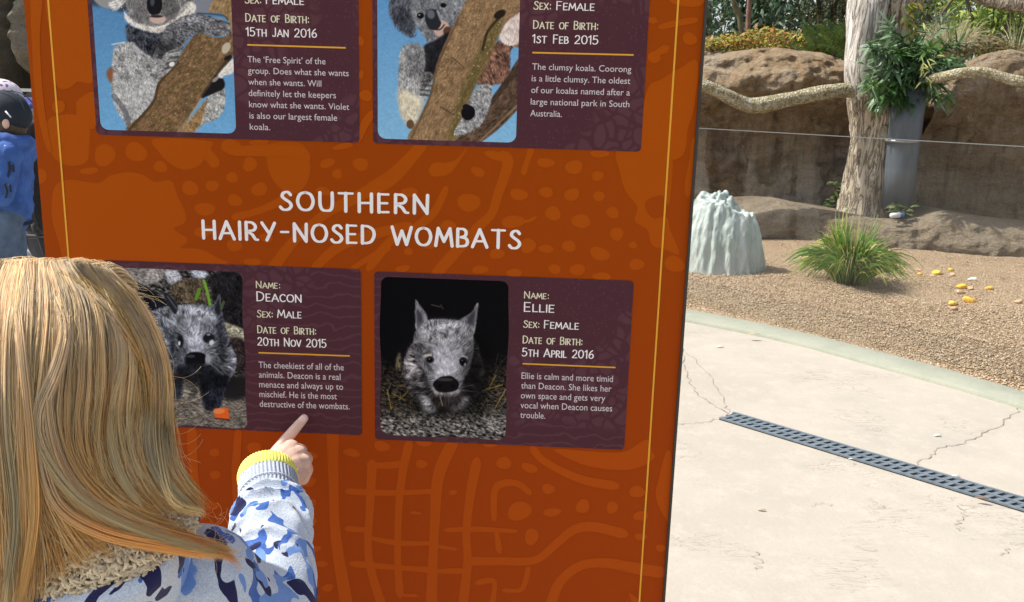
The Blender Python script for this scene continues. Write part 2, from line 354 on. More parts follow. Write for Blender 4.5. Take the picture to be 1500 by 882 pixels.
polys(B, [[(265, 175), (290, 145), (340, 145), (385, 130), (435, 75), (405, 130), (360, 190), (310, 205), (275, 200)], [(508, 100), (545, 92), (600, 112), (620, 140), (590, 140), (540, 128)],
  [(1100, 80), (1300, 40), (1335, 120), (1330, 250), (1318, 330), (1290, 290), (1230, 305), (1215, 340), (1250, 390), (1310, 385), (1325, 440), (1365, 545), (1300, 525), (1245, 505), (1225, 440), (1170, 400), (1180, 340), (1130, 270), (1105, 190)], [(1420, 50), (1440, 40), (1440, 140), (1415, 280), (1395, 290), (1390, 240), (1410, 130)]])
dots(B, [(480, 185, 34, 18, 25), (440, 320, 48, 42), (180, 275, 35, 22), (778, 145, 37, 22), (902, 165, 37, 32), (1007, 203, 28, 20), (660, 285, 37, 27), (780, 275, 32, 22), (893, 285, 36, 25, -20), (1012, 292, 27, 20), (810, 368, 35, 30), (933, 402, 43, 29), (1072, 365, 28, 24), (1090, 458, 31, 27), (635, 405, 50, 28), (700, 510, 35, 32), (780, 523, 32, 18), (880, 512, 31, 24), (1015, 545, 42, 30, 20), (1162, 507, 19, 14), (565, 545, 34, 22), (490, 615, 35, 18), (640, 630, 33, 20), (817, 612, 29, 20), (918, 615, 32, 26), (1178, 592, 35, 23), (1025, 645, 40, 18), (270, 505, 30, 20), (175, 535, 20, 17), (150, 610, 35, 14), (1015, 105, 40, 18), (1345, 590, 45, 35), (350, 420, 36, 22)])
strokes(B, [([(670, 405), (710, 398), (735, 382)], 14)])
D = Z((480, 640), 2.83)
strokes(D, [([(20, -40), (25, 200), (35, 420), (80, 700)], 46), ([(185, 108), (175, 300), (170, 500), (225, 700)], 36), ([(338, 25), (310, 150), (295, 300), (290, 500), (300, 655)], 33), ([(525, 10), (460, 160), (445, 350), (435, 550), (430, 700)], 44), ([(618, 100), (590, 250), (575, 400), (580, 520), (560, 700)], 38),
  ([(170, 113), (240, 118), (320, 110)], 26), ([(80, 225), (250, 232), (450, 225)], 24), ([(80, 380), (170, 386)], 24), ([(180, 420), (300, 440), (430, 440)], 20), ([(100, 525), (270, 540), (440, 552)], 24), ([(460, 453), (530, 466)], 14), ([(430, 557), (560, 555)], 22), ([(490, 386), (620, 382), (780, 391)], 20), ([(700, 395), (712, 475)], 22),
  ([(580, 515), (720, 515), (860, 510), (950, 440), (1020, 385), (1100, 372), (1230, 402)], 38), ([(690, 340), (692, 225), (730, 192), (790, 195), (838, 232)], 27), ([(832, 545), (805, 630), (730, 635)], 20), ([(620, 605), (690, 600), (680, 700)], 22), ([(295, 655), (370, 658)], 12), ([(850, 48), (905, 105), (1050, 175), (1195, 203)], 34), ([(925, 700), (960, 605), (1045, 535), (1150, 522), (1280, 545), (1390, 562)], 44)])
polys(D, [[(940, 50), (1100, 60), (1230, 60), (1320, 10), (1345, 60), (1355, 85), (1310, 118), (1230, 137), (1100, 125), (1010, 95)], [(1405, 60), (1428, 100), (1420, 340), (1395, 330), (1360, 250), (1370, 180)], [(1250, 645), (1310, 700), (1270, 700)]])
dots(D, [(100, 65, 36, 16), (225, 38, 32, 22), (390, 112, 23, 18), (520, 230, 18, 10), (365, 315, 24, 7), (730, 108, 32, 25), (837, 128, 33, 20, 20), (915, 215, 25, 23), (795, 307, 52, 38), (930, 312, 40, 16), (1057, 287, 28, 30), (1180, 292, 25, 25), (1282, 227, 33, 25), (1298, 327, 33, 20), (845, 413, 30, 33), (1298, 413, 25, 15), (1382, 460, 22, 16), (675, 25, 34, 18), (400, 25, 30, 15), (0, 625, 24, 14)])
E = Z((240, 590), 3.02)
strokes(E, [([(125, 120), (130, 270), (140, 420), (120, 620)], 46), ([(330, 130), (320, 300), (330, 500), (310, 800)], 40)])
dots(E, [(225, 220, 24, 17), (228, 318, 26, 18), (215, 455, 30, 20), (640, 350, 36, 20), (655, 440, 22, 16), (655, 525, 25, 18), (672, 645, 26, 14), (700, 713, 26, 13), (725, 818, 22, 18), (625, 230, 60, 20), (400, 200, 35, 25), (50, 250, 25, 18)])
G = Z((0, 0), 3.834)
polys(G, [[(268, -40), (490, -40), (505, 200), (528, 450), (440, 460), (400, 490), (340, 500), (310, 440), (290, 240)], [(440, 560), (530, 520), (540, 700), (500, 720), (440, 660), (428, 600)], [(175, -40), (240, -40), (225, 200), (240, 500), (265, 700), (290, 840), (255, 820), (200, 560), (180, 250)]])
dots(G, [(330, 600, 35, 40)])
H = Z((700, 0), 3.834)
polys(H, [[(945, 520), (1040, 440), (1140, 380), (1235, 345), (1215, 600), (1180, 720), (1140, 882), (925, 882)], [(1075, -30), (1270, -40), (1262, 25), (1190, 40), (1090, 18)]])
strokes(H, [([(1025, 152), (1120, 130), (1225, 112)], 34), ([(970, 320), (1020, 290), (1060, 270)], 42), ([(955, 110), (995, 118)], 34)]); dots(H, [(1190, 218, 40, 36), (990, 325, 35, 32)])
K = Z((340, 0), 3.571)
dots(K, [(672, 215, 18, 26), (675, 390, 14, 24), (700, 500, 36, 28), (580, 765, 55, 16), (30, 765, 20, 20)]); strokes(K, [([(660, 730), (700, 640), (735, 590)], 40), ([(-10, 790), (330, 790), (390, 830)], 60)])
ink.build('panel_face', [m_base, m_light], sign, False, world=False)
body = MB(); body.box(((edge_l+edge_r)/2, .0155, (TOP+BOT)/2), (edge_r-edge_l, .030, TOP-BOT)); body.build('panel_core', m_edge, sign, False, world=False)
fr = MB(); fr.box((edge_r+.0016, .014, (TOP+BOT)/2), (.003, .036, TOP-BOT)); fr.build('edge_trim', m_edge, sign, False, world=False)
for sx in (edge_l+.1, edge_r-.1):
    ft = MB(); ft.box((sx, .05, .03), (.06, .34, .06)); ft.box((sx, .075, .5), (.04, .08, .95)); ft.build('support_foot', m_edge, sign, False, world=False)
yb = MB()
for x in (yl, yr): yb.add(L([(x-.0011, BOT), (x+.0011, BOT), (x+.0011, TOP), (x-.0011, TOP)], .00055), [(0, 1, 2, 3)])
yb.build('yellow_border_lines', m_yellow, sign, False, world=False)

# ---- cards
s = NT('card_ink'); v2 = s.co(); dw = s.n('VectorMath', operation='ADD'); nz = s.n('TexNoise', Scale=22); s.set(nz.inputs['Vector'], v2); sc_ = s.n('VectorMath', operation='SCALE'); s.set(sc_.inputs[0], nz.outputs['Color']); sc_.inputs[3].default_value = .03
s.set(dw.inputs[0], v2); s.set(dw.inputs[1], sc_.outputs[0])
d1 = s.vor(64, 'DISTANCE_TO_EDGE', dw.outputs[0]); cells = s.ramp(d1, [(.07, 0.), (.13, 1.)]); d2 = s.vor(230, 'F1', v2, rnd=.6); specks = s.ramp(d2, [(.26, 1.), (.36, 0.)])
wv = s.n('TexWave', wave_type='RINGS', Scale=24, Distortion=7); wv.inputs['Detail Scale'].default_value = 1.4; s.set(wv.inputs['Vector'], v2); lines = s.ramp(wv.outputs['Fac'], [(.86, 0.), (.93, 1.)])
reg = s.noise(7, 1); rg = s.ramp(reg, [(.47, 0.), (.49, 1.)]); rg2 = s.ramp(s.noise(5.3, 1, .5, s.mapping(loc=(3, 1, 7))), [(.56, 0.), (.58, 1.)])
pat = s.mix(rg, specks, cells); pat = s.mix(rg2, pat, lines)
s.base(s.mix(pat, (.083, .030, .040), (.108, .043, .056)), .6, .05); m_card = s.m
m_white = simple('white_print', (.90, .87, .84), .5, .03); m_cream = simple('cream_print', (.78, .74, .52), .5, .03); m_grey = simple('grey_print', (.66, .60, .61), .5, .03)
m_photo = NT('photo_print'); at = m_photo.n('Attribute', attribute_name='tone'); m_photo = m_photo.base(at.outputs['Color'], .5, .05)

def rrect(u0, v0, u1, v1, r, n=6, wob=0.):
    out = []
    for cx, cy, a0 in ((u1-r, v0+r, -90), (u1-r, v1-r, 0), (u0+r, v1-r, 90), (u0+r, v0+r, 180)):
        for t in np.linspace(0, 90, n): out.append((cx+r*math.cos(rad(a0+t)), cy+r*math.sin(rad(a0+t))))
    return np.array(out)

# hand-drawn capitals: strokes on a unit-high letter; '~' marks a smooth stroke
GL = {
 'A': (.74, [[(0, 0), (.36, 1)], [(.36, 1), (.74, 0)], [(.12, .32), (.62, .34)]]), 'B': (.56, [[(.04, 0), (.04, 1)], '~', [(.02, 1), (.32, 1), (.46, .85), (.42, .62), (.2, .53)], [(.2, .53), (.46, .46), (.54, .25), (.42, .04), (.02, 0)]]),
 'C': (.62, ['~', [(.6, .84), (.46, .98), (.26, .97), (.06, .74), (.03, .4), (.16, .08), (.38, 0), (.6, .12)]]), 'D': (.68, [[(.05, 0), (.05, 1)], '~', [(.02, 1), (.34, .98), (.6, .78), (.65, .46), (.52, .14), (.3, .02), (.02, 0)]]),
 'E': (.52, [[(.04, 0), (.04, 1)], [(.04, 1), (.5, 1)], [(.04, .5), (.44, .51)], [(.04, 0), (.5, .01)]]), 'F': (.5, [[(.04, 0), (.04, 1)], [(.04, 1), (.5, 1)], [(.04, .52), (.42, .53)]]),
 'H': (.66, [[(.04, 0), (.04, 1)], [(.62, 0), (.62, 1)], [(.04, .48), (.62, .5)]]), 'I': (.12, [[(.06, 0), (.06, 1)]]), 'J': (.4, ['~', [(.34, 1), (.34, .3), (.27, .04), (.1, 0), (0, .1)]]),
 'L': (.5, [[(.04, 0), (.04, 1)], [(.04, 0), (.5, .01)]]), 'M': (.84, [[(.0, 0), (.12, 1)], [(.12, 1), (.42, .25)], [(.42, .25), (.72, 1)], [(.72, 1), (.84, 0)]]),
 'N': (.7, [[(.04, 0), (.04, 1)], [(.04, 1), (.64, 0)], [(.64, 0), (.66, 1)]]), 'O': (.78, ['~', [(.39, 1), (.14, .88), (.02, .5), (.14, .12), (.39, 0), (.64, .12), (.76, .5), (.64, .88), (.39, 1)]]),
 'P': (.54, [[(.04, 0), (.04, 1)], '~', [(.02, 1), (.34, .99), (.52, .78), (.42, .52), (.04, .46)]]), 'R': (.62, [[(.04, 0), (.04, 1)], '~', [(.02, 1), (.34, .99), (.52, .78), (.42, .55), (.1, .48), (.34, .3), (.5, .04), (.64, .0)]]),
 'S': (.54, ['~', [(.5, .84), (.36, .99), (.16, .93), (.1, .74), (.24, .58), (.44, .42), (.52, .22), (.38, .02), (.14, .0), (.0, .14)]]), 'T': (.66, [[(.33, 0), (.33, 1)], [(0, 1), (.66, 1)]]),
 'U': (.66, ['~', [(.04, 1), (.04, .35), (.14, .06), (.34, 0), (.54, .06), (.62, .35), (.62, 1)]]), 'V': (.68, [[(0, 1), (.34, 0)], [(.34, 0), (.68, 1)]]), 'W': (.98, [[(0, 1), (.26, 0)], [(.26, 0), (.5, .78)], [(.5, .78), (.74, 0)], [(.74, 0), (.98, 1)]]),
 'X': (.62, [[(0, 0), (.6, 1)], [(.02, 1), (.62, 0)]]), 'Y': (.66, [[(0, 1), (.33, .45)], [(.66, 1), (.24, 0)]]), '-': (.5, [[(.08, .5), (.46, .51)]]), ':': (.2, [[(.12, .1), (.12, .16)], [(.12, .58), (.12, .64)]]),
 '0': (.62, ['~', [(.31, 1), (.1, .86), (.02, .5), (.1, .14), (.31, 0), (.52, .14), (.6, .5), (.52, .86), (.31, 1)]]), '1': (.3, [[(.22, 0), (.22, 1)], [(.22, 1), (.0, .8)]]), '2': (.56, ['~', [(.04, .8), (.16, .97), (.38, .97), (.5, .78), (.42, .52), (.2, .25), (.0, .02)], [(.0, .01), (.56, .01)]]),
 '5': (.54, [[(.08, 1), (.5, 1)], [(.08, 1), (.06, .55)], '~', [(.06, .55), (.3, .62), (.5, .46), (.5, .2), (.34, .02), (.12, 0), (0, .1)]]), '6': (.56, ['~', [(.44, 1), (.2, .78), (.05, .45), (.06, .16), (.26, 0), (.48, .1), (.54, .32), (.4, .54), (.2, .5), (.06, .3)]]),
 ' ': (.42, [])}
def letters(mb, text, a, b, cap, wd, wl, small=.8, sp=.17, m=0):
    """capitals and small capitals from pixel a to pixel b (baseline), cap = capital height in pixels"""
    ua, ub = onsign(*a), onsign(*b); h = onsign(a[0], a[1]-cap)[1]-ua[1]; x = 0.; items = []
    for ch in text:
        k = small if ch.islower() else 1.; g = GL[ch.upper()]; items.append((g[1], x, k)); x += (g[0]+sp)*k
    x -= sp; kx = (ub[0]-ua[0])/(x*h); slope = (ub[1]-ua[1])/(ub[0]-ua[0]); i = 0
    for st, x0, k in items:
        sm_ = False
        for q in st:
            if q == '~': sm_ = True; continue
            p = np.array(q, float)
            p = cat(p, 5) if sm_ and len(p) > 2 else p
            u = ua[0]+(x0+p[:, 0]*k)*h*kx; vv = ua[1]+p[:, 1]*k*h+(u-ua[0])*slope
            t = np.gradient(p, axis=0); t /= np.linalg.norm(t, axis=1)[:, None]+1e-9; ww = wd*h*(.72+.38*np.abs(t[:, 1]))
            t2 = np.gradient(np.c_[u, vv], axis=0); t2 /= np.linalg.norm(t2, axis=1)[:, None]+1e-9; nn = np.stack((-t2[:, 1], t2[:, 0]), 1); P = np.c_[u, vv]
            off = wl+i*1.5e-6; i += 1
            aa, bb = P+nn*ww[:, None]/2, P-nn*ww[:, None]/2; n = len(P)
            ea = [P[-1]+(nn[-1]*math.cos(c)+t2[-1]*math.sin(c))*ww[-1]/2 for c in np.linspace(0, math.pi, 6)]; eb = [P[0]+(-nn[0]*math.cos(c)-t2[0]*math.sin(c))*ww[0]/2 for c in np.linspace(0, math.pi, 6)]
            V = L(np.concatenate((aa, bb, ea, eb)), off); Fs = [(j, n+j, n+j+1, j+1) for j in range(n-1)]+[tuple(range(2*n+5, 2*n-1, -1)), tuple(range(2*n+11, 2*n+5, -1))]
            mb.add(V, Fs, m=m)
_tc = bpy.data.curves.new('tmp_text', 'FONT'); _to = bpy.data.objects.new('tmp_text', _tc); C.objects.link(_to)
def typeset(mb, text, a, b, cap, wl, m=0, thin=0.):
    ua, ub = onsign(*a), onsign(*b); h = onsign(a[0], a[1]-cap)[1]-ua[1]
    _tc.body = text; _tc.size = 1; _tc.resolution_u = 3; _tc.offset = thin; bpy.context.view_layer.update()
    me = bpy.data.meshes.new_from_object(_to.evaluated_get(bpy.context.evaluated_depsgraph_get())); p = co(me).copy(); fs = [tuple(q.vertices) for q in me.polygons]; bpy.data.meshes.remove(me)
    x0, x1 = p[:, 0].min(), p[:, 0].max(); sx = (ub[0]-ua[0])/(x1-x0); sy = h/.69; slope = (ub[1]-ua[1])/(ub[0]-ua[0])
    u = ua[0]+(p[:, 0]-x0)*sx; vv = ua[1]+p[:, 1]*sy+(u-ua[0])*slope; mb.add(L(np.c_[u, vv], wl), fs, m=m)
CARD_W = .0006
def card(label, corners, texts, caps, rule, upto=None):
    """corners: pixel positions bottom-left, bottom-right and a point on the top edge"""
    bl, br, tp = (onsign(*q) for q in corners); u0, u1 = bl[0], br[0]; v0 = (bl[1]+br[1])/2; v1 = upto if upto else tp[1]
    cmb = MB(); o = rrect(u0, v0, u1, v1, .0052); cmb.add(L(o, CARD_W), [tuple(range(len(o)))])
    c = cmb.build('profile_card', m_card, sign, False, world=False); c['label'] = label
    lt = MB()
    for text, a, b, cap, m in caps: letters(lt, text, a, b, cap, .135, CARD_W+.00012, m=m)
    lt.build('lettering', [m_white, m_cream], c, False, world=False)
    tt = MB()
    for text, a, b in texts: typeset(tt, text, a, b, 9.3, CARD_W+.00012)
    tt.build('body_text', m_grey, c, False, world=False)
    ru = MB(); p, q = onsign(*rule[0]), onsign(*rule[1]); t = .0009; ru.add(L([(p[0], p[1]-t), (q[0], q[1]-t), (q[0], q[1]+t), (p[0], p[1]+t)], CARD_W+.00012), [(0, 1, 2, 3)])
    ru.build('yellow_rule', m_yellow, c, False, world=False)
    return c
def lines(rows, x0, y0, dy, ends, sl):
    return [(t, (x0+i*dy[0], y0+i*dy[1]), (e, y0+i*dy[1]+(e-x0-i*dy[0])*sl)) for i, (t, e) in enumerate(zip(rows, ends))]
c_violet = card('purple card about the koala called the free spirit', [(142, 197), (526.8, 209.5), (128, 0)],
  lines(['The \u2018Free Spirit\u2019 of the', 'group. Does what she wants', 'when she wants. Will', 'definitely let the keepers', 'know what she wants. Violet', 'is also our largest female', 'koala.'], 363, 91.3, (.55, 16.45), [477, 511, 471, 492.3, 511.8, 494, 396], .0275),
  [('Sex:', (359.5, 4.5), (383, 5.2), 11.5, 1), ('Female', (390, 5.4), (445, 7), 12, 0), ('Date of Birth:', (360, 31.4), (453, 34), 11.5, 1), ('15th Jan 2016', (361, 52.4), (464, 55), 12, 0)], [(362.4, 65.8), (506.6, 70.2)], upto=TOP-.13)
c_coor = card('purple card about the clumsy koala', [(546.7, 210), (938.7, 222.5), (952, 0)],
  lines(['The clumsy koala. Coorong', 'is a little clumsy. The oldest', 'of our koalas named after a', 'large national park in South', 'Australia.'], 779.5, 102, (-.72, 17.05), [924.5, 923, 922.5, 921.7, 823], .028),
  [('Sex:', (782, 13.6), (807, 14.2), 11.5, 1), ('Female', (815, 14.4), (870, 15.6), 12, 0), ('Date of Birth:', (781, 41.7), (876, 43.6), 11.5, 1), ('1st Feb 2015', (780, 62.6), (875.5, 64.8), 12, 0)], [(780, 77.2), (928, 80.6)], upto=TOP-.13)
c_dea = card('purple card about the wombat named Deacon', [(168, 618), (530.4, 641.5), (350, 388)],
  lines(['The cheekiest of all of the', 'animals. Deacon is a real', 'menace and always up to', 'mischief. He is the most', 'destructive of the wombats.'], 379.2, 538.6, (.4, 14.25), [503.8, 499, 502.8, 493.6, 512.3], .031),
  [('Name:', (375.5, 421.4), (410.7, 422.6), 9.6, 1), ('Deacon', (376.2, 440.4), (441.3, 442.6), 13, 0), ('Sex:', (377, 464.2), (400, 465), 10, 1), ('Male', (407, 464.8), (441.3, 466), 11, 0), ('Date of Birth:', (377.5, 487.4), (463.3, 490), 10.5, 1), ('20th Nov 2015', (378, 505.5), (477.8, 508.8), 11.5, 0)], [(379, 516.5), (512.7, 521.3)])
c_ell = card('purple card about the wombat named Ellie', [(549.5, 642.6), (914, 659.6), (740, 404.5)],
  lines(['Ellie is calm and more timid', 'than Deacon. She likes her', 'own space and gets very', 'vocal when Deacon causes', 'trouble.'], 763.8, 554.5, (-.45, 14.35), [897.6, 895.5, 886.3, 896.5, 798.6], .037),
  [('Name:', (767.9, 436.5), (804, 438), 9.6, 1), ('Ellie', (767.5, 455.9), (811, 457.5), 13, 0), ('Sex:', (766.9, 479.3), (790, 480.2), 10, 1), ('Female', (797, 480.4), (847, 482.4), 11, 0), ('Date of Birth:', (765.9, 502.4), (853, 505.5), 10.5, 1), ('5th April 2016', (765.2, 521.2), (869, 525), 11.5, 0)], [(765.5, 532.6), (901.6, 538.2)])
hd = MB(); letters(hd, 'SOUTHERN', (411, 306.8), (627.5, 312.6), 26, .18, .0005, sp=.27); letters(hd, 'HAIRY-NOSED WOMBATS', (297.5, 348.6), (761.5, 363.6), 25, .18, .0005, sp=.24)
hd.build('heading_lettering', m_white, sign, False, world=False)
bpy.data.objects.remove(_to)
# ---- the four animal photographs printed on the cards, painted stroke by stroke
def lin(c): c = np.asarray(c, float)/255.; return np.where(c <= .04045, c/12.92, ((c+.055)/1.055)**2.4)
class Paint:
    S = 1.9
    def __init__(s, x0, y0, x1, y1, org, z):
        s.x0, s.y0 = x0, y0; s.w, s.h = int((x1-x0)*s.S), int((y1-y0)*s.S); s.o, s.z = org, z
        s.a = np.zeros((s.h, s.w, 3)); s.Y, s.X = np.mgrid[0:s.h, 0:s.w].astype(float); s.px = s.X/s.S+x0; s.py = s.Y/s.S+y0
    def T(s, pts): p = np.asarray(pts, float).reshape(-1, 2); return np.c_[(s.o[0]+p[:, 0]/s.z-s.x0)*s.S, (s.o[1]+p[:, 1]/s.z-s.y0)*s.S]
    def blur(s, m, r):
        r = int(round(r))
        for _ in range(2):
            if r < 1: break
            for ax in (0, 1):
                c = np.cumsum(np.pad(m, [(r+1, r) if i == ax else (0, 0) for i in range(2)], mode='edge'), axis=ax)
                m = (np.take(c, range(2*r+1, c.shape[ax]), ax)-np.take(c, range(0, c.shape[ax]-2*r-1), ax))/(2*r+1)
        return m
    def noise(s, ang=0., ln=1, r=0, seed=0):
        g = np.random.default_rng(abs(seed+int(ang*10)+ln*77+5000)); n = g.normal(size=(s.h, s.w)); o = np.zeros_like(n); dx, dy = math.cos(rad(ang)), math.sin(rad(ang))
        for k in range(-ln, ln+1): o += np.roll(n, (int(round(k*dy)), int(round(k*dx))), (0, 1))
        o = s.blur(o, r) if r else o; return o/(o.std()+1e-9)
    center = None
    def fur(s, ang, ln, seed):
        """hairs combed along a direction field: a fixed angle, or out from s.center"""
        g = np.random.default_rng(abs(seed+int(ang)+900)); n = g.normal(size=(s.h, s.w)); n = n+.8*s.blur(g.normal(size=(s.h, s.w)), 1)*2
        if s.center is not None: c = s.T([s.center])[0]; th = np.arctan2(s.Y-c[1], s.X-c[0])
        else: th = np.full(n.shape, rad(ang))
        wob = s.blur(g.normal(size=n.shape), 5); wob2 = s.blur(g.normal(size=n.shape), 12); kw = 1. if s.center is not None else .45; th = th+kw*.55*wob/(wob.std()+1e-9)+kw*.3*wob2/(wob2.std()+1e-9); dx, dy = np.cos(th), np.sin(th); o = np.zeros_like(n); L_ = int(ln*1.7)+2 if s.center is not None else int(ln)
        for k in range(-L_, L_+1):
            xi = np.clip((s.X+k*dx).round().astype(int), 0, s.w-1); yi = np.clip((s.Y+k*dy).round().astype(int), 0, s.h-1); o += n[yi, xi]*(1-abs(k)/(L_+1))
        o /= o.std()+1e-9; m = s.blur(g.normal(size=n.shape), 6); return (o*.85+.4*m/(m.std()+1e-9))*(1. if s.center is not None else .8)
    def mask(s, pts, soft=1., smooth=True):
        p = s.T(pts); p = cat(p, 6, True) if smooth else p; x, y = s.X, s.Y; ins = np.zeros(x.shape, bool); q = np.roll(p, -1, 0)
        for (xa, ya), (xb, yb) in zip(p, q):
            if ya == yb: continue
            ins ^= ((ya > y) != (yb > y)) & (x < (xb-xa)*(y-ya)/(yb-ya)+xa)
        m = ins.astype(float)
        if soft: m = np.clip(s.blur(m, soft), 0, 1)
        return m
    def ragged(s, m, ang, ln=4, amt=.5, seed=3): return np.clip((m-.5)*2.2+.5+amt*s.noise(ang, ln, 0, seed)*(m > .02)*(m < .98), 0, 1)
    def put(s, m, col, fur=None, amp=.0):
        c = np.asarray(col, float)[None, None, :]*np.ones(s.a.shape)
        if fur is not None: c = c*np.clip(1+amp*fur, .1, 2.2)[..., None]
        s.a = s.a*(1-m[..., None])+np.clip(c, 0, 255)*m[..., None]
    def poly(s, pts, col, soft=1., ang=None, ln=4, amp=.2, rag=0., seed=0, smooth=True):
        m = s.mask(pts, soft+(1 if rag else 0), smooth)
        if rag: m = s.ragged(m, ang or 0, ln, rag, seed+9)
        s.put(m, col, s.fur(ang, ln, seed) if ang is not None else None, amp)
    def ell(s, cx, cy, rx, ry, col, soft=1., a=0., op=1.):
        c = s.T([(cx, cy)])[0]; k = s.S/s.z; dx, dy = (s.X-c[0])/k, (s.Y-c[1])/k; ca, sa = math.cos(rad(a)), math.sin(rad(a)); x, y = dx*ca+dy*sa, -dx*sa+dy*ca
        d = np.sqrt((x/rx)**2+(y/ry)**2); m = np.clip((1-d)*min(rx, ry)*k/max(soft, .3)+.5, 0, 1)*op; s.put(m, col)
    def shade(s, cx, cy, rx, ry, k):
        c = s.T([(cx, cy)])[0]; q = s.S/s.z; d = ((s.X-c[0])/q/rx)**2+((s.Y-c[1])/q/ry)**2; s.a *= (1+(k-1)*np.exp(-d))[..., None]
    def line(s, pts, wd, col, op=1.):
        p = s.T(pts); p = cat(p, 5) if len(p) > 2 else p; m = np.zeros(s.X.shape); wd = wd*s.S/s.z
        for a, b in zip(p[:-1], p[1:]):
            d = b-a; t = np.clip(((s.X-a[0])*d[0]+(s.Y-a[1])*d[1])/(d@d+1e-9), 0, 1); r = np.hypot(s.X-a[0]-t*d[0], s.Y-a[1]-t*d[1]); m = np.maximum(m, np.clip(wd/2-r+.5, 0, 1))
        s.put(m*op, col)
    def straw(s, box, n, ln, cols, wd=5., seed=1, spread=180):
        g = random.Random(seed)
        for _ in range(n):
            x, y = g.uniform(box[0], box[2]), g.uniform(box[1], box[3]); a = rad(g.uniform(-spread/2, spread/2)); l = ln*g.uniform(.5, 1.2)
            P = s.T([(x, y), (x+l*math.cos(a), y+l*math.sin(a))]); k = int(max(4, np.hypot(*(P[1]-P[0]))*1.5))
            xs = np.clip(np.linspace(P[0][0], P[1][0], k).round().astype(int), 0, s.w-1); ys = np.clip(np.linspace(P[0][1], P[1][1], k).round().astype(int), 0, s.h-1)
            s.a[ys, xs] = s.a[ys, xs]*.35+np.asarray(cols[g.randrange(len(cols))])*.65
    def grad(s, top, bot):
        t = np.linspace(0, 1, s.h)[:, None, None]; s.a[:] = np.asarray(top)*(1-t)+np.asarray(bot)*t
    def print(s, name, card, u0, v0, u1, v1, r=.0095, gain=1.0, wob=.0):
        nv = int((v1-v0)/.00068); nu = int((u1-u0)/.00068); vs = np.linspace(v0, v1, nv); U = np.empty((nv, nu)); 
        for i, v in enumerate(vs):
            e = 0.
            if v < v0+r: e = r-math.sqrt(max(0, r*r-(v0+r-v)**2))
            if v > v1-r: e = r-math.sqrt(max(0, r*r-(v-v1+r)**2))
            k = wob*math.sin(v*60+u0*30); U[i] = np.linspace(u0+e+k, u1-e-k, nu)
        V = np.repeat(vs[:, None], nu, 1)
        V = V+wob*np.sin(U*55+v0*9)*np.linspace(1, 0, nv)[:, None]
        base = S0[:2]; Wp = np.stack((S0[0]+SU[0]*U+SN[0]*CARD_W, S0[1]+SU[1]*U+SN[1]*CARD_W, V), -1)
        q = Wp-CAM; rx, ry, rz = c2w((1, 0, 0)), c2w((0, 1, 0)), c2w((0, 0, 1)); zz = q@rz; x = (W2+F*(q@rx)/zz-s.x0)*s.S; y = (H2+F*(q@ry)/zz-s.y0)*s.S
        x = np.clip(x, 0, s.w-1.01); y = np.clip(y, 0, s.h-1.01); xi, yi = x.astype(int), y.astype(int); fx, fy = (x-xi)[..., None], (y-yi)[..., None]; A = s.a
        c = A[yi, xi]*(1-fx)*(1-fy)+A[yi, xi+1]*fx*(1-fy)+A[yi+1, xi]*(1-fx)*fy+A[yi+1, xi+1]*fx*fy
        me = mesh(L(np.c_[U.ravel(), V.ravel()], CARD_W+.0001), np.array([(i*nu+j, i*nu+j+1, (i+1)*nu+j+1, (i+1)*nu+j) for i in range(nv-1) for j in range(nu-1)])); vcol(me, np.minimum(lin(np.clip(c.reshape(-1, 3), 0, 255))**1.12*1.22*gain, .9))
        return link(name, me, m_photo, card, False, world=False)

# koala hugging a branch, seen against blue sky
p = Paint(132, -150, 352, 202, (0, 0), 3.834); p.grad((68, 108, 150), (120, 174, 212)); p.a *= (1+.02*p.noise(0, 1, 1))[..., None]
p.poly([(520, -60), (700, 0), (700, 70), (600, 40), (500, 20)], (60, 76, 92), 4); p.poly([(1060, -60), (1260, -60), (1230, 30), (1180, 75), (1070, 70)], (132, 136, 146), 3)
p.ell(620, -60, 110, 110, (150, 150, 150), 5); p.ell(1150, -110, 110, 110, (150, 150, 150), 5)
p.poly([(700, 0), (640, -160), (720, -260), (880, -300), (1050, -250), (1120, -140), (1085, 20), (1030, 90), (930, 150), (800, 150), (730, 110)], (128, 127, 126), 1, 80, 3, .25, .4)
p.ell(780, -70, 26, 22, (30, 24, 22)); p.ell(960, -70, 26, 22, (30, 24, 22))
p.poly([(710, 140), (720, 240), (800, 310), (870, 345), (960, 290), (1020, 240), (1060, 190), (1000, 110), (900, 175), (790, 165)], (66, 68, 76), 2, 60, 3, .45)
p.poly([(695, 50), (705, 70), (740, 110), (800, 140), (890, 150), (950, 120), (1000, 60), (1060, 10), (1100, 30), (1080, 85), (960, 150), (900, 183), (810, 172), (725, 135), (700, 95)], (218, 212, 202), 1, 75, 3, .16, .5)
p.poly([(610, 20), (690, -10), (700, 15), (650, 60)], (214, 212, 208), 1, -35, 4, .2, .8)
p.ell(800, 40, 60, 50, (120, 118, 116), 6); p.ell(958, 50, 50, 60, (96, 94, 94), 6); p.put(p.mask([(700, 0), (1050, 0), (950, 130), (760, 110)])*.35, (110, 110, 110), p.fur(85, 2, 5), .5)
p.ell(868, 26, 44, 62, (30, 30, 36), 1.2); p.ell(856, 10, 12, 24, (78, 80, 90), 3); p.ell(885, 108, 46, 26, (196, 172, 162), 3); p.ell(880, 92, 36, 8, (60, 50, 50), 2)
p.poly([(860, 330), (905, 210), (940, 145), (1020, 95), (1090, 78), (1190, 95), (1275, 130), (1300, 185), (1230, 205), (1110, 190), (1050, 225), (1010, 300), (940, 350)], (112, 112, 115), 1, 35, 3, .4, .4)
p.shade(930, 270, 70, 60, .5); p.shade(1060, 105, 90, 22, 1.3)
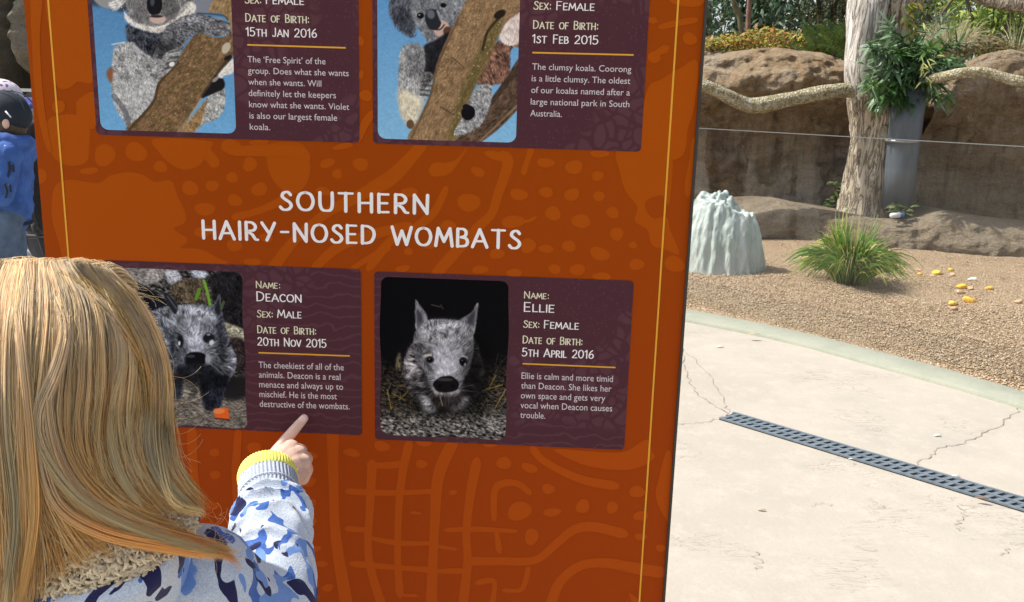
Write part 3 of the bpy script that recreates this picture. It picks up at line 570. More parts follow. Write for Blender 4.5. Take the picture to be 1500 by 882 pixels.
p.poly([(700, 238), (645, 265), (630, 350), (625, 480), (642, 590), (700, 690), (726, 722), (800, 650), (870, 560), (890, 470), (910, 430), (950, 360), (900, 335), (850, 320), (790, 280), (745, 240)], (170, 171, 170), 1, 70, 3, .22, .5)
p.put(p.mask([(660, 300), (800, 300), (890, 350), (880, 430), (760, 460), (650, 430)], 5)*.5, (150, 148, 146), p.fur(30, 2, 8), .5); p.put(p.mask([(640, 470), (840, 470), (830, 590), (740, 690), (660, 610)], 5)*.4, (190, 190, 186), p.fur(75, 3, 2), .3)
p.line([(640, 540), (700, 620), (720, 690)], 30, (70, 70, 76), .5); p.line([(850, 420), (900, 440)], 18, (60, 58, 58), .6); p.line([(630, 250), (700, 237)], 8, (220, 220, 218), .7)
p.poly([(600, 400), (632, 380), (630, 465), (605, 440)], (140, 96, 70), 2)
bark = [(715, 735), (790, 650), (860, 565), (885, 470), (930, 410), (990, 350), (1055, 240), (1115, 188), (1220, 212), (1290, 190), (1310, 140), (1310, 310), (1215, 425), (1140, 540), (1070, 640), (1000, 745)]
p.poly(bark, (128, 103, 76), 1, -48, 7, .16); m = p.mask(bark, 1); p.put(m*np.clip(p.noise(0, 1, 0, 4)-1.25, 0, 1), (62, 48, 36)); p.put(m*np.clip(p.noise(-48, 3, 2, 6)-.6, 0, .6), (92, 84, 46)); p.put(m*np.clip(p.noise(0, 1, 1, 14)-1.4, 0, .8), (176, 152, 120))
p.line([(725, 730), (860, 575), (895, 470), (1000, 350)], 16, (74, 56, 40), .7); p.line([(1000, 740), (1075, 640), (1140, 540)], 12, (180, 158, 126), .5); p.line([(1140, 540), (1290, 320)], 26, (56, 44, 34), .6)
p.poly([(1170, 60), (1250, -60), (1310, -60), (1310, 190), (1280, 120), (1240, 75)], (150, 126, 92), 1, -60, 5, .15); p.ell(1270, 270, 22, 34, (190, 180, 160), 3, 30); p.ell(1280, 325, 24, 12, (40, 34, 30), 2, -20)
for q in ([(1110, 75), (1160, 78)], [(1170, 78), (1255, 88), (1280, 110)], [(1180, 125), (1240, 120), (1290, 135)], [(1200, 165), (1260, 160), (1298, 185)], [(1190, 180), (1225, 200)]): p.line(q, 11, (58, 56, 58), .55)
p.ell(1235, 105, 18, 6, (150, 148, 145), 1, 10); p.ell(1245, 140, 18, 6, (120, 118, 116), 1, 15)
p.poly([(860, 440), (890, 370), (930, 300), (1000, 275), (1015, 310), (970, 380), (900, 440)], (140, 140, 138), 1, -40, 3, .3)
for q in ([(950, 295), (1005, 285)], [(955, 325), (1005, 318)], [(940, 355), (985, 345)], [(925, 385), (965, 380)]): p.line(q, 11, (58, 56, 58), .55)
p.ell(965, 360, 16, 12, (226, 224, 220), 1, -30)
p.poly([(1010, 745), (1110, 620), (1170, 545), (1255, 490), (1265, 560), (1255, 620), (1215, 670), (1140, 700), (1090, 745)], (166, 166, 162), 1, 60, 3, .25, .4); p.poly([(1010, 745), (1110, 620), (1165, 560), (1150, 620), (1130, 690), (1080, 745)], (150, 124, 90), 2, 60, 3, .2)
p.poly([(1135, 545), (1180, 480), (1210, 428), (1255, 445), (1258, 495), (1200, 525), (1150, 545)], (34, 32, 34), 1); p.ell(1210, 446, 22, 10, (150, 146, 140), 1, -40)
p.poly([(1225, 420), (1312, 330), (1312, 405), (1262, 425), (1245, 440)], (224, 218, 208), 1, -30, 3, .1)
u0, u1 = onsign(147.4, 180)[0], onsign(345.6, 180)[0]; v0 = onsign(250, 193)[1]; p.print('photo_print', c_violet, u0, v0, u1, TOP-.16)

# koala with dark ears behind a thick leaning branch
p = Paint(548, -150, 768, 215, (340, 0), 3.571); p.grad((78, 128, 180), (138, 186, 216)); p.a *= (1+.02*p.noise(0, 1, 1))[..., None]
p.poly([(1340, 260), (1450, 180), (1520, 90), (1520, 230), (1460, 260), (1455, 350), (1435, 430), (1310, 445), (1280, 415)], (122, 92, 78), 1, 70, 5, .35, .5); p.poly([(1420, 120), (1520, 20), (1520, 200), (1450, 240), (1400, 200)], (216, 198, 190), 1, 100, 5, .12, .5)
p.poly([(1150, 745), (1280, 600), (1370, 500), (1445, 385), (1520, 300), (1520, 530), (1300, 745)], (96, 78, 64), 1, -55, 6, .25); p.line([(1320, 580), (1500, 350)], 30, (62, 50, 44), .6); p.line([(1300, 735), (1500, 545)], 10, (150, 128, 100), .7)
p.poly([(880, -120), (830, -40), (822, 60), (845, 125), (895, 178), (942, 196), (965, 150), (960, 40), (960, -80)], (92, 95, 102), 1, 110, 5, .3, .9); p.poly([(840, 40), (860, 120), (930, 180), (945, 120), (900, 40)], (66, 68, 76), 3, 100, 4, .3)
p.poly([(930, -60), (945, 90), (985, 170), (1035, 228), (1085, 205), (1140, 165), (1190, 90), (1260, -40), (1220, -200), (1050, -230)], (124, 126, 130), 1, 75, 3, .22, .4)
p.ell(985, 82, 19, 16, (24, 20, 20)); p.ell(980, 78, 5, 4, (150, 150, 155), 1); p.ell(1105, 28, 16, 13, (28, 24, 24)); p.ell(1095, 150, 40, 44, (196, 168, 156), 3, 25); p.ell(1128, 165, 24, 26, (96, 70, 60), 3); p.ell(1052, 102, 42, 56, (46, 48, 54), 1.4, -14); p.ell(1040, 75, 20, 24, (104, 108, 116), 4, -14); p.line([(1035, 150), (1085, 155), (1110, 130)], 8, (50, 44, 44), .8)
p.line([(1075, 60), (1095, 110)], 12, (206, 206, 208), .6)
p.poly([(1005, 240), (1060, 212), (1140, 170), (1090, 300), (1050, 410), (995, 400), (1000, 300)], (38, 37, 42), 1.5, 70, 3, .3)
p.poly([(878, 275), (900, 238), (955, 228), (1000, 250), (1010, 330), (1000, 400), (1045, 430), (1010, 520), (985, 580), (948, 665), (918, 650), (880, 590), (868, 450), (872, 340)], (158, 158, 156), 1, 80, 3, .25, .4)
p.put(p.mask([(875, 470), (990, 520), (985, 580), (948, 660), (918, 650), (880, 590)], 5), (212, 203, 180), p.fur(80, 4, 3), .1); p.put(p.mask([(905, 240), (1000, 250), (1008, 380), (930, 400)], 6)*.6, (104, 104, 108), p.fur(80, 3, 12), .4); p.ell(932, 650, 20, 24, (110, 82, 64), 3)
p.poly([(980, 430), (1010, 375), (1050, 390), (1040, 430), (1000, 470)], (120, 118, 116), 1, 60, 2, .3)
for q in ([(1000, 445), (1045, 450)], [(985, 470), (1040, 475)], [(985, 495), (1030, 500)], [(995, 430), (1030, 420)]): p.line(q, 12, (52, 50, 52), .6)
bark = [(925, 740), (980, 610), (1030, 500), (1072, 330), (1125, 200), (1180, 90), (1245, -40), (1300, -150), (1560, -150), (1520, 40), (1425, 130), (1335, 330), (1285, 420), (1235, 540), (1195, 640), (1160, 740)]
p.poly(bark, (146, 120, 90), 1, -65, 7, .14); m = p.mask(bark, 1); p.put(p.mask([(1190, 500), (1270, 300), (1360, 120), (1420, 100), (1330, 330), (1230, 540), (1165, 720), (1130, 720)], 6)*.7, (98, 90, 52), p.noise(-65, 4, 0, 5), .2); p.put(m*np.clip(p.noise(0, 1, 0, 4)-1.35, 0, 1), (66, 50, 36)); p.put(m*np.clip(p.noise(0, 1, 1, 14)-1.5, 0, .8), (190, 168, 136))
p.line([(1420, 70), (1340, 160), (1310, 260)], 14, (54, 44, 32), .8); p.ell(1400, 75, 34, 20, (48, 38, 30), 3, -30); p.line([(940, 720), (1035, 505), (1080, 330), (1185, 95)], 12, (98, 76, 56), .6); p.line([(1090, 560), (1160, 600)], 6, (70, 54, 40), .7); p.line([(1150, 300), (1210, 350)], 6, (80, 62, 46), .7)
p.poly([(1225, 560), (1285, 455), (1350, 445), (1360, 500), (1332, 600), (1270, 680), (1160, 708), (1200, 620)], (152, 152, 152), 1, 60, 3, .28, .4); p.ell(1235, 590, 36, 40, (24, 22, 26), 1.5, 20); p.ell(1225, 560, 20, 16, (30, 28, 30), 1); p.line([(1290, 470), (1340, 470)], 14, (206, 204, 200), .5)
u0, u1 = onsign(553.6, 190)[0], onsign(756.3, 190)[0]; v0 = onsign(655, 206)[1]; p.print('photo_print', c_coor, u0, v0, u1, TOP-.16)

# dark grey wombat walking towards the viewer, a carrot piece at its feet
p = Paint(160, 380, 370, 636, (150, 370), 3.0415); p.grad((66, 64, 64), (84, 80, 76)); p.a *= np.clip(1+.45*p.noise(20, 3, 1, 2)+.2*p.noise(0, 1, 0, 4), .2, 2)[..., None]
p.poly([(50, 60), (260, 62), (250, 130), (110, 150), (60, 130)], (138, 134, 130), 3, 20, 3, .3); p.poly([(280, 80), (340, 85), (350, 130), (300, 140)], (180, 182, 188), 3, 40, 2, .3); p.poly([(400, 78), (470, 90), (450, 115), (400, 110)], (170, 176, 188), 3, 10, 2, .3)
p.poly([(320, 135), (450, 120), (470, 220), (330, 215)], (88, 78, 64), 3, 70, 3, .45); p.poly([(70, 118), (150, 130), (280, 215), (260, 250), (190, 270), (90, 200)], (24, 27, 38), 2, 30, 3, .4); p.poly([(500, 90), (640, 110), (640, 330), (540, 300), (490, 180)], (34, 33, 36), 4, 60, 3, .5)
p.poly([(535, 312), (640, 350), (640, 400), (570, 385)], (172, 168, 148), 2, 20, 3, .3); p.poly([(560, 390), (640, 400), (640, 560), (590, 520)], (58, 50, 50), 3, 40, 3, .5)
p.line([(452, 125), (466, 170), (480, 235)], 12, (118, 168, 60)); p.line([(432, 165), (418, 205)], 16, (104, 150, 52), .9); p.line([(540, 220), (530, 250)], 12, (86, 110, 60), .8)
p.poly([(280, 620), (640, 600), (660, 800), (240, 800), (240, 640)], (112, 106, 98), 4, 15, 4, .35); p.straw((250, 640, 650, 800), 330, 60, [(152, 146, 134), (66, 62, 60), (176, 168, 154), (52, 48, 48)], seed=4, spread=100)
p.poly([(560, 560), (650, 560), (650, 640), (540, 650)], (40, 38, 40), 5)
p.center = (410, 475)
p.poly([(185, 290), (250, 247), (330, 235), (420, 238), (505, 242), (540, 300), (565, 390), (597, 470), (590, 530), (565, 565), (540, 630), (515, 690), (460, 690), (445, 610), (450, 560), (360, 555), (348, 640), (320, 665), (290, 640), (280, 600), (262, 480), (240, 380)], (108, 111, 118), 1, 65, 4, .36, .5)
p.center = None; p.poly([(345, 575), (460, 575), (455, 650), (350, 648)], (132, 126, 116), 3, 10, 4, .4)
p.poly([(275, 560), (350, 550), (350, 640), (320, 665), (290, 645)], (50, 53, 62), 3, 75, 3, .4); p.poly([(440, 555), (560, 550), (540, 630), (520, 695), (455, 692)], (38, 42, 52), 3, 75, 3, .5)
p.center = (410, 475); p.poly([(325, 245), (400, 232), (480, 240), (530, 300), (535, 380), (500, 450), (470, 500), (370, 500), (330, 450), (305, 340)], (134, 137, 144), 2, 80, 3, .26); p.put(p.mask([(375, 300), (450, 300), (450, 440), (380, 440)], 8)*.8, (150, 153, 162), p.fur(85, 3, 6), .25)
p.shade(320, 400, 30, 90, .65); p.shade(530, 440, 40, 90, .6); p.shade(430, 560, 130, 50, .35); p.shade(410, 270, 90, 25, 1.2)
p.poly([(272, 180), (300, 190), (335, 238), (325, 275), (300, 245)], (40, 43, 50), 1); p.line([(290, 195), (330, 250)], 7, (96, 98, 104), .8); p.poly([(523, 182), (530, 240), (540, 305), (515, 298), (482, 250), (500, 225)], (92, 95, 103), 1, 80, 3, .3); p.poly([(518, 205), (525, 250), (522, 280), (500, 255)], (40, 42, 48), 1.5)
p.poly([(362, 470), (385, 448), (420, 443), (455, 452), (465, 480), (445, 502), (400, 508), (372, 498)], (16, 16, 20), 1); p.ell(470, 478, 12, 26, (160, 162, 168), 3); p.poly([(345, 500), (480, 500), (500, 550), (420, 575), (340, 545)], (32, 34, 40), 5, 80, 3, .3); p.ell(395, 462, 18, 7, (60, 62, 68), 2)
p.poly([(335, 372), (352, 368), (362, 390), (358, 418), (345, 425), (338, 400)], (26, 28, 34), 1.5); p.ell(343, 404, 5, 10, (206, 210, 216), 1.2); p.poly([(450, 372), (470, 358), (495, 366), (502, 388), (485, 402), (460, 400), (448, 388)], (30, 32, 39), 2); p.poly([(478, 394), (492, 388), (497, 402), (484, 414), (476, 406)], (205, 209, 216), 1); p.ell(473, 366, 8, 4, (150, 156, 168), 1)
p.poly([(300, 380), (318, 370), (322, 440), (305, 450)], (62, 64, 72), 3, 85, 2, .3); p.poly([(505, 330), (528, 300), (545, 370), (545, 430), (520, 440)], (56, 58, 66), 4, 80, 2, .35); p.poly([(330, 425), (372, 440), (362, 500), (335, 480)], (86, 88, 96), 4, 80, 2, .3)
p.shade(410, 380, 26, 80, 1.18); p.shade(250, 300, 50, 40, 1.25); p.shade(570, 480, 24, 50, 1.3); p.shade(410, 250, 60, 14, 1.15)
for a, b in (((480, 470), (560, 500)), ((480, 480), (555, 525)), ((475, 490), (540, 545)), ((360, 490), (300, 500))): p.line([a, b], 3, (150, 152, 158), .5)
p.poly([(497, 695), (560, 690), (568, 742), (530, 745), (502, 735)], (222, 104, 46), .7, smooth=False); p.ell(520, 706, 26, 12, (240, 140, 84), 2, -5); p.line([(500, 738), (566, 745)], 6, (60, 44, 36), .8)
u1 = onsign(360, 560)[0]; v0 = onsign(300, 624.5)[1]; v1 = onsign(260, 395)[1]; u0 = onsign(168.5, 395)[0]; p.print('photo_print', c_dea, u0, v0, u1, v1, wob=.0009)

# pale-faced wombat facing out of a dark burrow
p = Paint(548, 396, 756, 652, (540, 380), 2.94); p.grad((12, 12, 16), (14, 14, 18)); p.a += np.random.default_rng(5).normal(0, 2, p.a.shape)
gm = np.clip((p.py-522-6*p.noise(0, 8, 3, 3))/40, 0, 1); p.put(gm, (48, 43, 38), p.noise(15, 3, 1, 5), .5); gm = np.clip((p.py-592)/24, 0, 1); p.put(gm, (96, 93, 90), p.noise(20, 3, 1, 8), .5)
p.straw((50, 560, 600, 780), 420, 46, [(150, 145, 138), (44, 40, 38), (120, 114, 106), (30, 27, 26), (176, 172, 164)], seed=6); p.straw((50, 440, 200, 680), 50, 60, [(150, 124, 60), (110, 92, 54), (66, 58, 46)], seed=8); p.straw((470, 440, 600, 660), 50, 60, [(140, 128, 100), (96, 84, 62), (60, 52, 46)], seed=9)
for q in ([(80, 560), (88, 600), (98, 645)], [(130, 605), (172, 565)], [(100, 575), (160, 610)], [(520, 550), (548, 500)], [(500, 562), (575, 540)], [(545, 640), (590, 560)]): p.line(q, 4.5, (176, 150, 72), .7)
p.poly([(120, 430), (135, 400), (140, 470), (120, 480)], (96, 88, 70), 3, 70, 3, .4)
p.center = (332, 545)
p.poly([(160, 410), (200, 345), (240, 300), (400, 290), (445, 330), (478, 390), (498, 470), (492, 545), (450, 610), (385, 650), (330, 610), (285, 665), (228, 640), (185, 590), (145, 500)], (80, 77, 78), 3, 70, 4, .40, .4)
p.shade(175, 440, 40, 70, 1.45); p.shade(240, 600, 110, 50, .55); p.shade(440, 560, 60, 90, .5)
p.shade(470, 470, 50, 140, .35); p.shade(330, 640, 90, 40, .3); p.put(p.mask([(215, 590), (270, 600), (290, 655), (240, 650)], 5)*.8, (158, 156, 158), p.fur(60, 3, 2), .3); p.put(p.mask([(350, 620), (430, 590), (410, 640), (360, 650)], 5)*.7, (140, 138, 142), p.fur(60, 3, 3), .3)
p.shade(180, 470, 30, 60, 1.25)
p.poly([(203, 170), (212, 185), (250, 238), (248, 300), (212, 325), (200, 260)], (134, 132, 138), 1, 75, 3, .2, .3); p.poly([(471, 184), (466, 250), (452, 325), (415, 300), (385, 268), (440, 230)], (128, 126, 132), 1, 110, 3, .2, .3); p.poly([(206, 215), (232, 245), (236, 290), (212, 300)], (70, 68, 74), 3); p.poly([(462, 215), (452, 270), (430, 290), (425, 258)], (66, 64, 70), 3)
p.poly([(203, 310), (250, 264), (330, 257), (400, 268), (445, 315), (452, 400), (432, 475), (400, 540), (372, 578), (300, 578), (265, 545), (238, 480), (203, 420), (193, 350)], (128, 126, 130), 2, 80, 3, .26, .3)
p.put(p.mask([(230, 270), (420, 275), (420, 350), (230, 350)], 8)*.6, (156, 154, 158), p.fur(60, 2, 9), .42); p.put(p.mask([(290, 380), (380, 380), (390, 510), (285, 510)], 9)*.8, (170, 168, 174), p.fur(85, 3, 10), .14)
p.shade(215, 400, 24, 70, .7); p.shade(440, 420, 22, 80, .55); p.shade(240, 510, 26, 40, .7); p.shade(420, 510, 24, 40, .55)
p.ell(256, 414, 18, 6, (196, 190, 174), 3, -8); p.ell(412, 421, 14, 6, (190, 186, 174), 3, 20); p.ell(264, 432, 19, 15, (58, 56, 60), 4); p.poly([(252, 428), (262, 421), (275, 428), (272, 440), (258, 441)], (12, 13, 18), 1); p.ell(262, 429, 3, 2.5, (120, 140, 170), 1); p.ell(408, 440, 18, 20, (40, 40, 46), 4); p.poly([(394, 432), (408, 427), (417, 440), (410, 456), (397, 450)], (10, 11, 16), 1); p.ell(415, 453, 4, 7, (176, 178, 184), 1.2); p.ell(403, 435, 2.5, 2.5, (120, 140, 170), 1)
p.shade(325, 440, 40, 110, 1.16); p.shade(325, 285, 80, 22, 1.14); p.shade(250, 450, 22, 22, .8); p.shade(412, 460, 22, 26, .75); p.shade(215, 480, 30, 60, 1.2); p.shade(300, 560, 60, 16, 1.15)
p.poly([(272, 545), (300, 560), (340, 572), (390, 560), (380, 588), (340, 596), (290, 588)], (158, 154, 154), 3, 85, 2, .2); p.poly([(277, 535), (308, 508), (340, 502), (362, 505), (388, 530), (382, 560), (340, 573), (296, 568)], (24, 21, 23), 1); p.ell(330, 518, 34, 7, (66, 62, 64), 2.5); p.ell(306, 545, 9, 7, (6, 6, 8), 1); p.ell(362, 546, 9, 7, (6, 6, 8), 1)
p.poly([(270, 590), (400, 590), (380, 640), (300, 640)], (46, 42, 42), 6, 85, 3, .3); p.line([(308, 590), (318, 630)], 4, (180, 160, 120), .7)
for a, b in (((285, 555), (220, 545)), ((285, 560), (225, 575)), ((285, 566), (240, 600)), ((385, 555), (450, 540)), ((385, 562), (455, 570))): p.line([a, b], 3, (150, 148, 150), .4)
p.line([(270, 195), (310, 205)], 3, (150, 140, 120), .6); p.line([(310, 195), (322, 215)], 3, (130, 122, 104), .6)
u0, u1 = onsign(557.5, 520)[0], onsign(743.3, 520)[0]; v0 = onsign(648, 640)[1]; v1 = onsign(650, 408.5)[1]; p.print('photo_print', c_ell, u0, v0, u1, v1, wob=.0009)
# ------------------------------------------------------------------ the girl pointing at the card
P3 = lambda px, py, Y: atY(px, py, Y)
HC = P3(70, 560, .735); HR = np.array((.088, .096, .099))
girl = empty('person', (HC[0], HC[1]+.01, 0), 'long haired blond child in blue camouflage hoodie pointing at the sign', 'person')
s = NT('child_skin'); s.base(s.ramp(s.noise(70, 4), [(.3, (.66, .43, .34)), (.7, (.74, .52, .43))]), .5, .4); s.b.inputs['Subsurface Weight'].default_value = .12; s.b.inputs['Subsurface Radius'].default_value = (.006, .002, .001); s.bump(s.noise(300, 4), .08, .001); m_skin = s.m
m_nail = simple('finger_nail', (.80, .56, .50), .3, .04)

# --- body: bare head, neck and limbs, one continuous surface; right hand finer
def limb(mb, pts, rr):
    for i in range(len(pts)-1): mb.add(*cone(pts[i], pts[i+1], rr[i], rr[i+1], 14))
SHR = P3(283, 862, .745); EL = P3(394, 915, .80); CUF0 = P3(395, 726, .955)
NECK = HC+np.array((0, .005, -.13)); SHL = np.array((2*HC[0]-SHR[0], SHR[1], SHR[2])); HIP = np.array((HC[0], HC[1]+.01, .56))
bm_ = MB(); bm_.add(*sphere(HC+np.array((0, .005, .0)), (.070, .083, .088), 24, 16)); bm_.add(*sphere(HC+np.array((0, .035, -.055)), (.052, .052, .05)))
limb(bm_, [NECK+np.array((0, 0, .07)), NECK+np.array((0, 0, -.06))], [.036, .042]); limb(bm_, [NECK+np.array((0, 0, -.1)), HIP], [.08, .085])
limb(bm_, [SHL, SHL+np.array((-.03, 0, -.19)), SHL+np.array((-.035, .05, -.36))], [.036, .03, .022])
hl = SHL+np.array((-.035, .055, -.385)); limb(bm_, [hl+np.array((0, 0, .02)), hl+np.array((0, .01, -.04))], [.020, .022])
for k, (dy, l) in enumerate(((.025, .045), (.010, .052), (-.005, .048), (-.018, .038))): limb(bm_, [hl+np.array((0, dy, -.045)), hl+np.array((.004, dy+.004, -.045-l*.55)), hl+np.array((.014, dy+.008, -.045-l))], [.0085, .0075, .006])
limb(bm_, [hl+np.array((0, .02, -.01)), hl+np.array((.012, .038, -.035)), hl+np.array((.016, .042, -.055))], [.009, .008, .0065])
for sx in (-1, 1): limb(bm_, [HIP+np.array((sx*.055, 0, -.02)), HIP+np.array((sx*.062, .005, -.26)), HIP+np.array((sx*.065, -.01, -.50))], [.065, .045, .03]); limb(bm_, [HIP+np.array((sx*.065, -.01, -.51)), HIP+np.array((sx*.068, .09, -.535))], [.026, .02])
bm_.add(*sphere(HC+np.array((0, .092, -.022)), (.011, .014, .013)))                       # nose
for sx in (-1, 1): bm_.add(*sphere(HC+np.array((sx*.071, .01, -.015)), (.008, .016, .024)))
limb(bm_, [SHR, EL, CUF0], [.036, .033, .025])
coarse = remesh(bm_, .0042, 3)
hand = MB(); HS = lambda px, py, Y: P3(px, py, Y)
W0 = HS(397, 704, .975); W1 = HS(401, 690, 1.0)
def onface(px, py, w): u, v = onsign(px, py); return np.array((S0[0]+SU[0]*u+SN[0]*w, S0[1]+SU[1]*u+SN[1]*w, v))
tip = onface(447.3, 610.5, .0062); dip = onface(438, 621, .0145); pip = onface(426, 635, .0235); mcp = onface(411, 655, .042)
limb(hand, [mcp, pip, dip, tip], [.0088, .0074, .0066, .0056])
mm = HS(426, 657, 1.050); rm = HS(437, 665, 1.042); pm = HS(444, 677, 1.030)
for c, q in ((mm, [(441, 660, 1.072), (438, 676, 1.070), (424, 682, 1.058)]), (rm, [(449, 672, 1.063), (444, 688, 1.060), (430, 693, 1.046)]), (pm, [(449.5, 688, 1.046), (444, 702, 1.043), (431, 704, 1.030)])):
    limb(hand, [c]+[HS(*t) for t in q], [.0092, .0080, .0074, .0064])
limb(hand, [HS(384, 688, 1.0), HS(392, 674, 1.035), HS(403, 672, 1.058), HS(415, 676, 1.066)], [.0105, .0088, .0076, .0062])
for c, r0, r1 in ((mcp, .0145, .0105), (mm, .0155, .0112), (rm, .0150, .0108), (pm, .0140, .0100)): limb(hand, [W1, W1*.35+c*.65, c], [r0+.002, r0, r1])
limb(hand, [W1, HS(390, 680, 1.025)], [.015, .012]); limb(hand, [HS(424, 700, 1.0), HS(438, 692, 1.025)], [.013, .012]); limb(hand, [W0, W1], [.021, .020])
fine = remesh(hand, .0011, 7, .5)
bmx = bmesh.new(); bmx.from_mesh(coarse); bmx.from_mesh(fine); me = bpy.data.meshes.new('body'); bmx.to_mesh(me); bmx.free()
gb = link('body', me, m_skin, girl)
v, f = sphere((0, 0, 0), (.0043, .0056, .0014), 12, 8); d = nrm(tip-dip); up = nrm(nrm(CAM-tip)+np.array((0, 0, .3))-0*d); up = nrm(up-(up@d)*d); side = np.cross(d, up)
nm = MB(); nm.add(v@np.array([side, d, up])+tip-d*.0012+up*.0049, f); nm.build('finger_nail', m_nail, gb)
m_eye = simple('eye_dark', (.05, .06, .09), .2, .1)
for sx in (-1, 1): ey = MB(); ey.add(*sphere(HC+np.array((sx*.028, .080, .0)), (.010, .006, .007))); ey.build('eye', m_eye, gb)
lp = MB(); lp.add(*sphere(HC+np.array((0, .0855, -.052)), (.019, .006, .005))); lp.build('lips', simple('lip', (.5, .22, .2), .4, .1), gb)

# --- hoodie
s = NT('camouflage_fleece'); v_ = s.mapping((1, 1, .55), (0, .5, .3)); wob = s.n('TexNoise', Scale=26, Detail=2); s.set(wob.inputs['Vector'], v_); va = s.n('VectorMath', operation='MULTIPLY_ADD'); s.set(va.inputs[0], wob.outputs['Color']); va.inputs[1].default_value = (.03, .03, .03); s.set(va.inputs[2], v_)
n1 = s.noise(31, 1, .4, va.outputs[0], 1.1); n2 = s.noise(31, 1, .4, s.mapping(loc=(5, 2, 9), vec=va.outputs[0]), .8); n3 = s.noise(34, 1, .4, s.mapping(loc=(1, 7, 3), vec=va.outputs[0]), .5)
mel = s.ramp(s.noise(700, 3, .7), [(.35, (.40, .47, .58)), (.55, (.56, .62, .71)), (.72, (.68, .73, .80))])
c = s.mix(s.ramp(n1, [(.60, 0.), (.606, 1.)]), mel, (.055, .135, .42)); c = s.mix(s.ramp(n3, [(.635, 0.), (.642, 1.)]), c, (.16, .29, .62)); c = s.mix(s.ramp(n2, [(.632, 0.), (.637, 1.)]), c, (.018, .018, .075))
s.base(c, .9, .15); s.b.inputs['Sheen Weight'].default_value = .15; s.bump(s.math('ADD', s.noise(600, 3), s.math('MULTIPLY', s.noise(60, 4), 1.2)), .45, .0025); m_camo = s.m
hd_ = MB()
def ell_add(c, r): hd_.add(*sphere(c, r, 24, 16))
CH = np.array((HC[0], HC[1]+.012, SHR[2]-.085)); ell_add(CH, (.125, .088, .135)); ell_add(CH+np.array((0, .0, -.14)), (.122, .095, .16)); limb(hd_, [CH+np.array((0, 0, -.2)), CH+np.array((0, 0, -.27))], [.115, .118])
limb(hd_, [SHR, SHL], [.058, .058]); limb(hd_, [SHR, EL], [.056, .044]); limb(hd_, [SHL, SHL+np.array((-.03, 0, -.19)), SHL+np.array((-.035, .05, -.355))], [.058, .046, .036])
pth = cat([EL, P3(396, 875, .818), P3(397, 832, .85), P3(397, 792, .885), P3(396.5, 757, .925), P3(395, 730, .951)], 14); k = len(pth); rr = np.interp(np.linspace(0, 1, k), [0, .2, .5, .75, .92, 1], [.046, .0465, .0440, .0425, .040, .031])
tv, tf = tube(pth, rr, 56); tv = tv.reshape(k, 56, 3); th = np.arange(56)*2*math.pi/56
for i in range(k):
    sft = i/(k-1); env = math.exp(-((sft-.68)/.30)**2)
    for j in range(56):
        a = th[j]; ww = 7.3*sft+.45*math.sin(a+.6)+.25*math.sin(2*a+1)+.5*mnoise.noise(Vector((math.cos(a)*1.2, math.sin(a)*1.2, sft*5+9))); d = .0105*env*(.5-abs(math.sin(math.pi*ww)))**1 + .004*env*mnoise.noise(Vector((math.cos(a)*1.4, math.sin(a)*1.4, sft*11)))
        tv[i, j] += nrm(tv[i, j]-pth[i])*d
hd_.add(tv.reshape(-1, 3), tf)
# hood lying open on the shoulders: rolled rim and its outside
rim = cat([P3(-95, 830, .725), P3(-60, 872, .68), P3(-5, 897, .655), P3(60, 893, .645), P3(130, 880, .642), P3(195, 862, .647), P3(240, 838, .662), P3(270, 806, .688), P3(288, 775, .722)], 10)
rim2 = cat([P3(-95, 860, .74), P3(-60, 925, .71), P3(0, 960, .69), P3(70, 965, .685), P3(140, 955, .685), P3(205, 935, .69), P3(250, 905, .70), P3(280, 862, .72), P3(292, 815, .74)], 10)
hme = remesh(hd_, .0028, 2, .5); cc = co(hme).copy(); nn = normals(hme).copy()
dsp = np.array([.0030*mnoise.fractal(Vector(p)*16+Vector((3, 1, 2)), 1., 2., 3) for p in cc]); setco(hme, cc+nn*dsp[:, None])
hoodie = link('hoodie', hme, m_camo, girl)
hm = MB(); kr = len(rim); prof = [(-.010, .000), (-.007, .008), (.0, .0115), (.007, .010), (.011, .004)]; rows_ = []
inw = nrm((0, .55, .83)); frt = nrm((0, -.83, .55))
for a_, b_ in prof: rows_.append(rim-inw*a_*1.0*-1+frt*b_ if False else rim+inw*(-a_)+frt*b_)
for t in (.12, .3, .55, .8, 1.): rows_.append(rim*(1-t)+rim2*t-inw*.011*(1-t)+frt*(.004+.010*math.sin(t*3.1)))
HV = np.array(rows_); HV = HV+np.array([[.0016*mnoise.noise(Vector(p)*30) for _ in range(3)] for p in HV.reshape(-1, 3)]).reshape(HV.shape)
hm.add(HV.reshape(-1, 3), [(i*kr+j, (i+1)*kr+j, (i+1)*kr+j+1, i*kr+j+1) for i in range(len(HV)-1) for j in range(kr-1)]); hood = hm.build('hood', m_camo, hoodie)
so = hood.modifiers.new('thick', 'SOLIDIFY'); so.thickness = .003; so.offset = -1
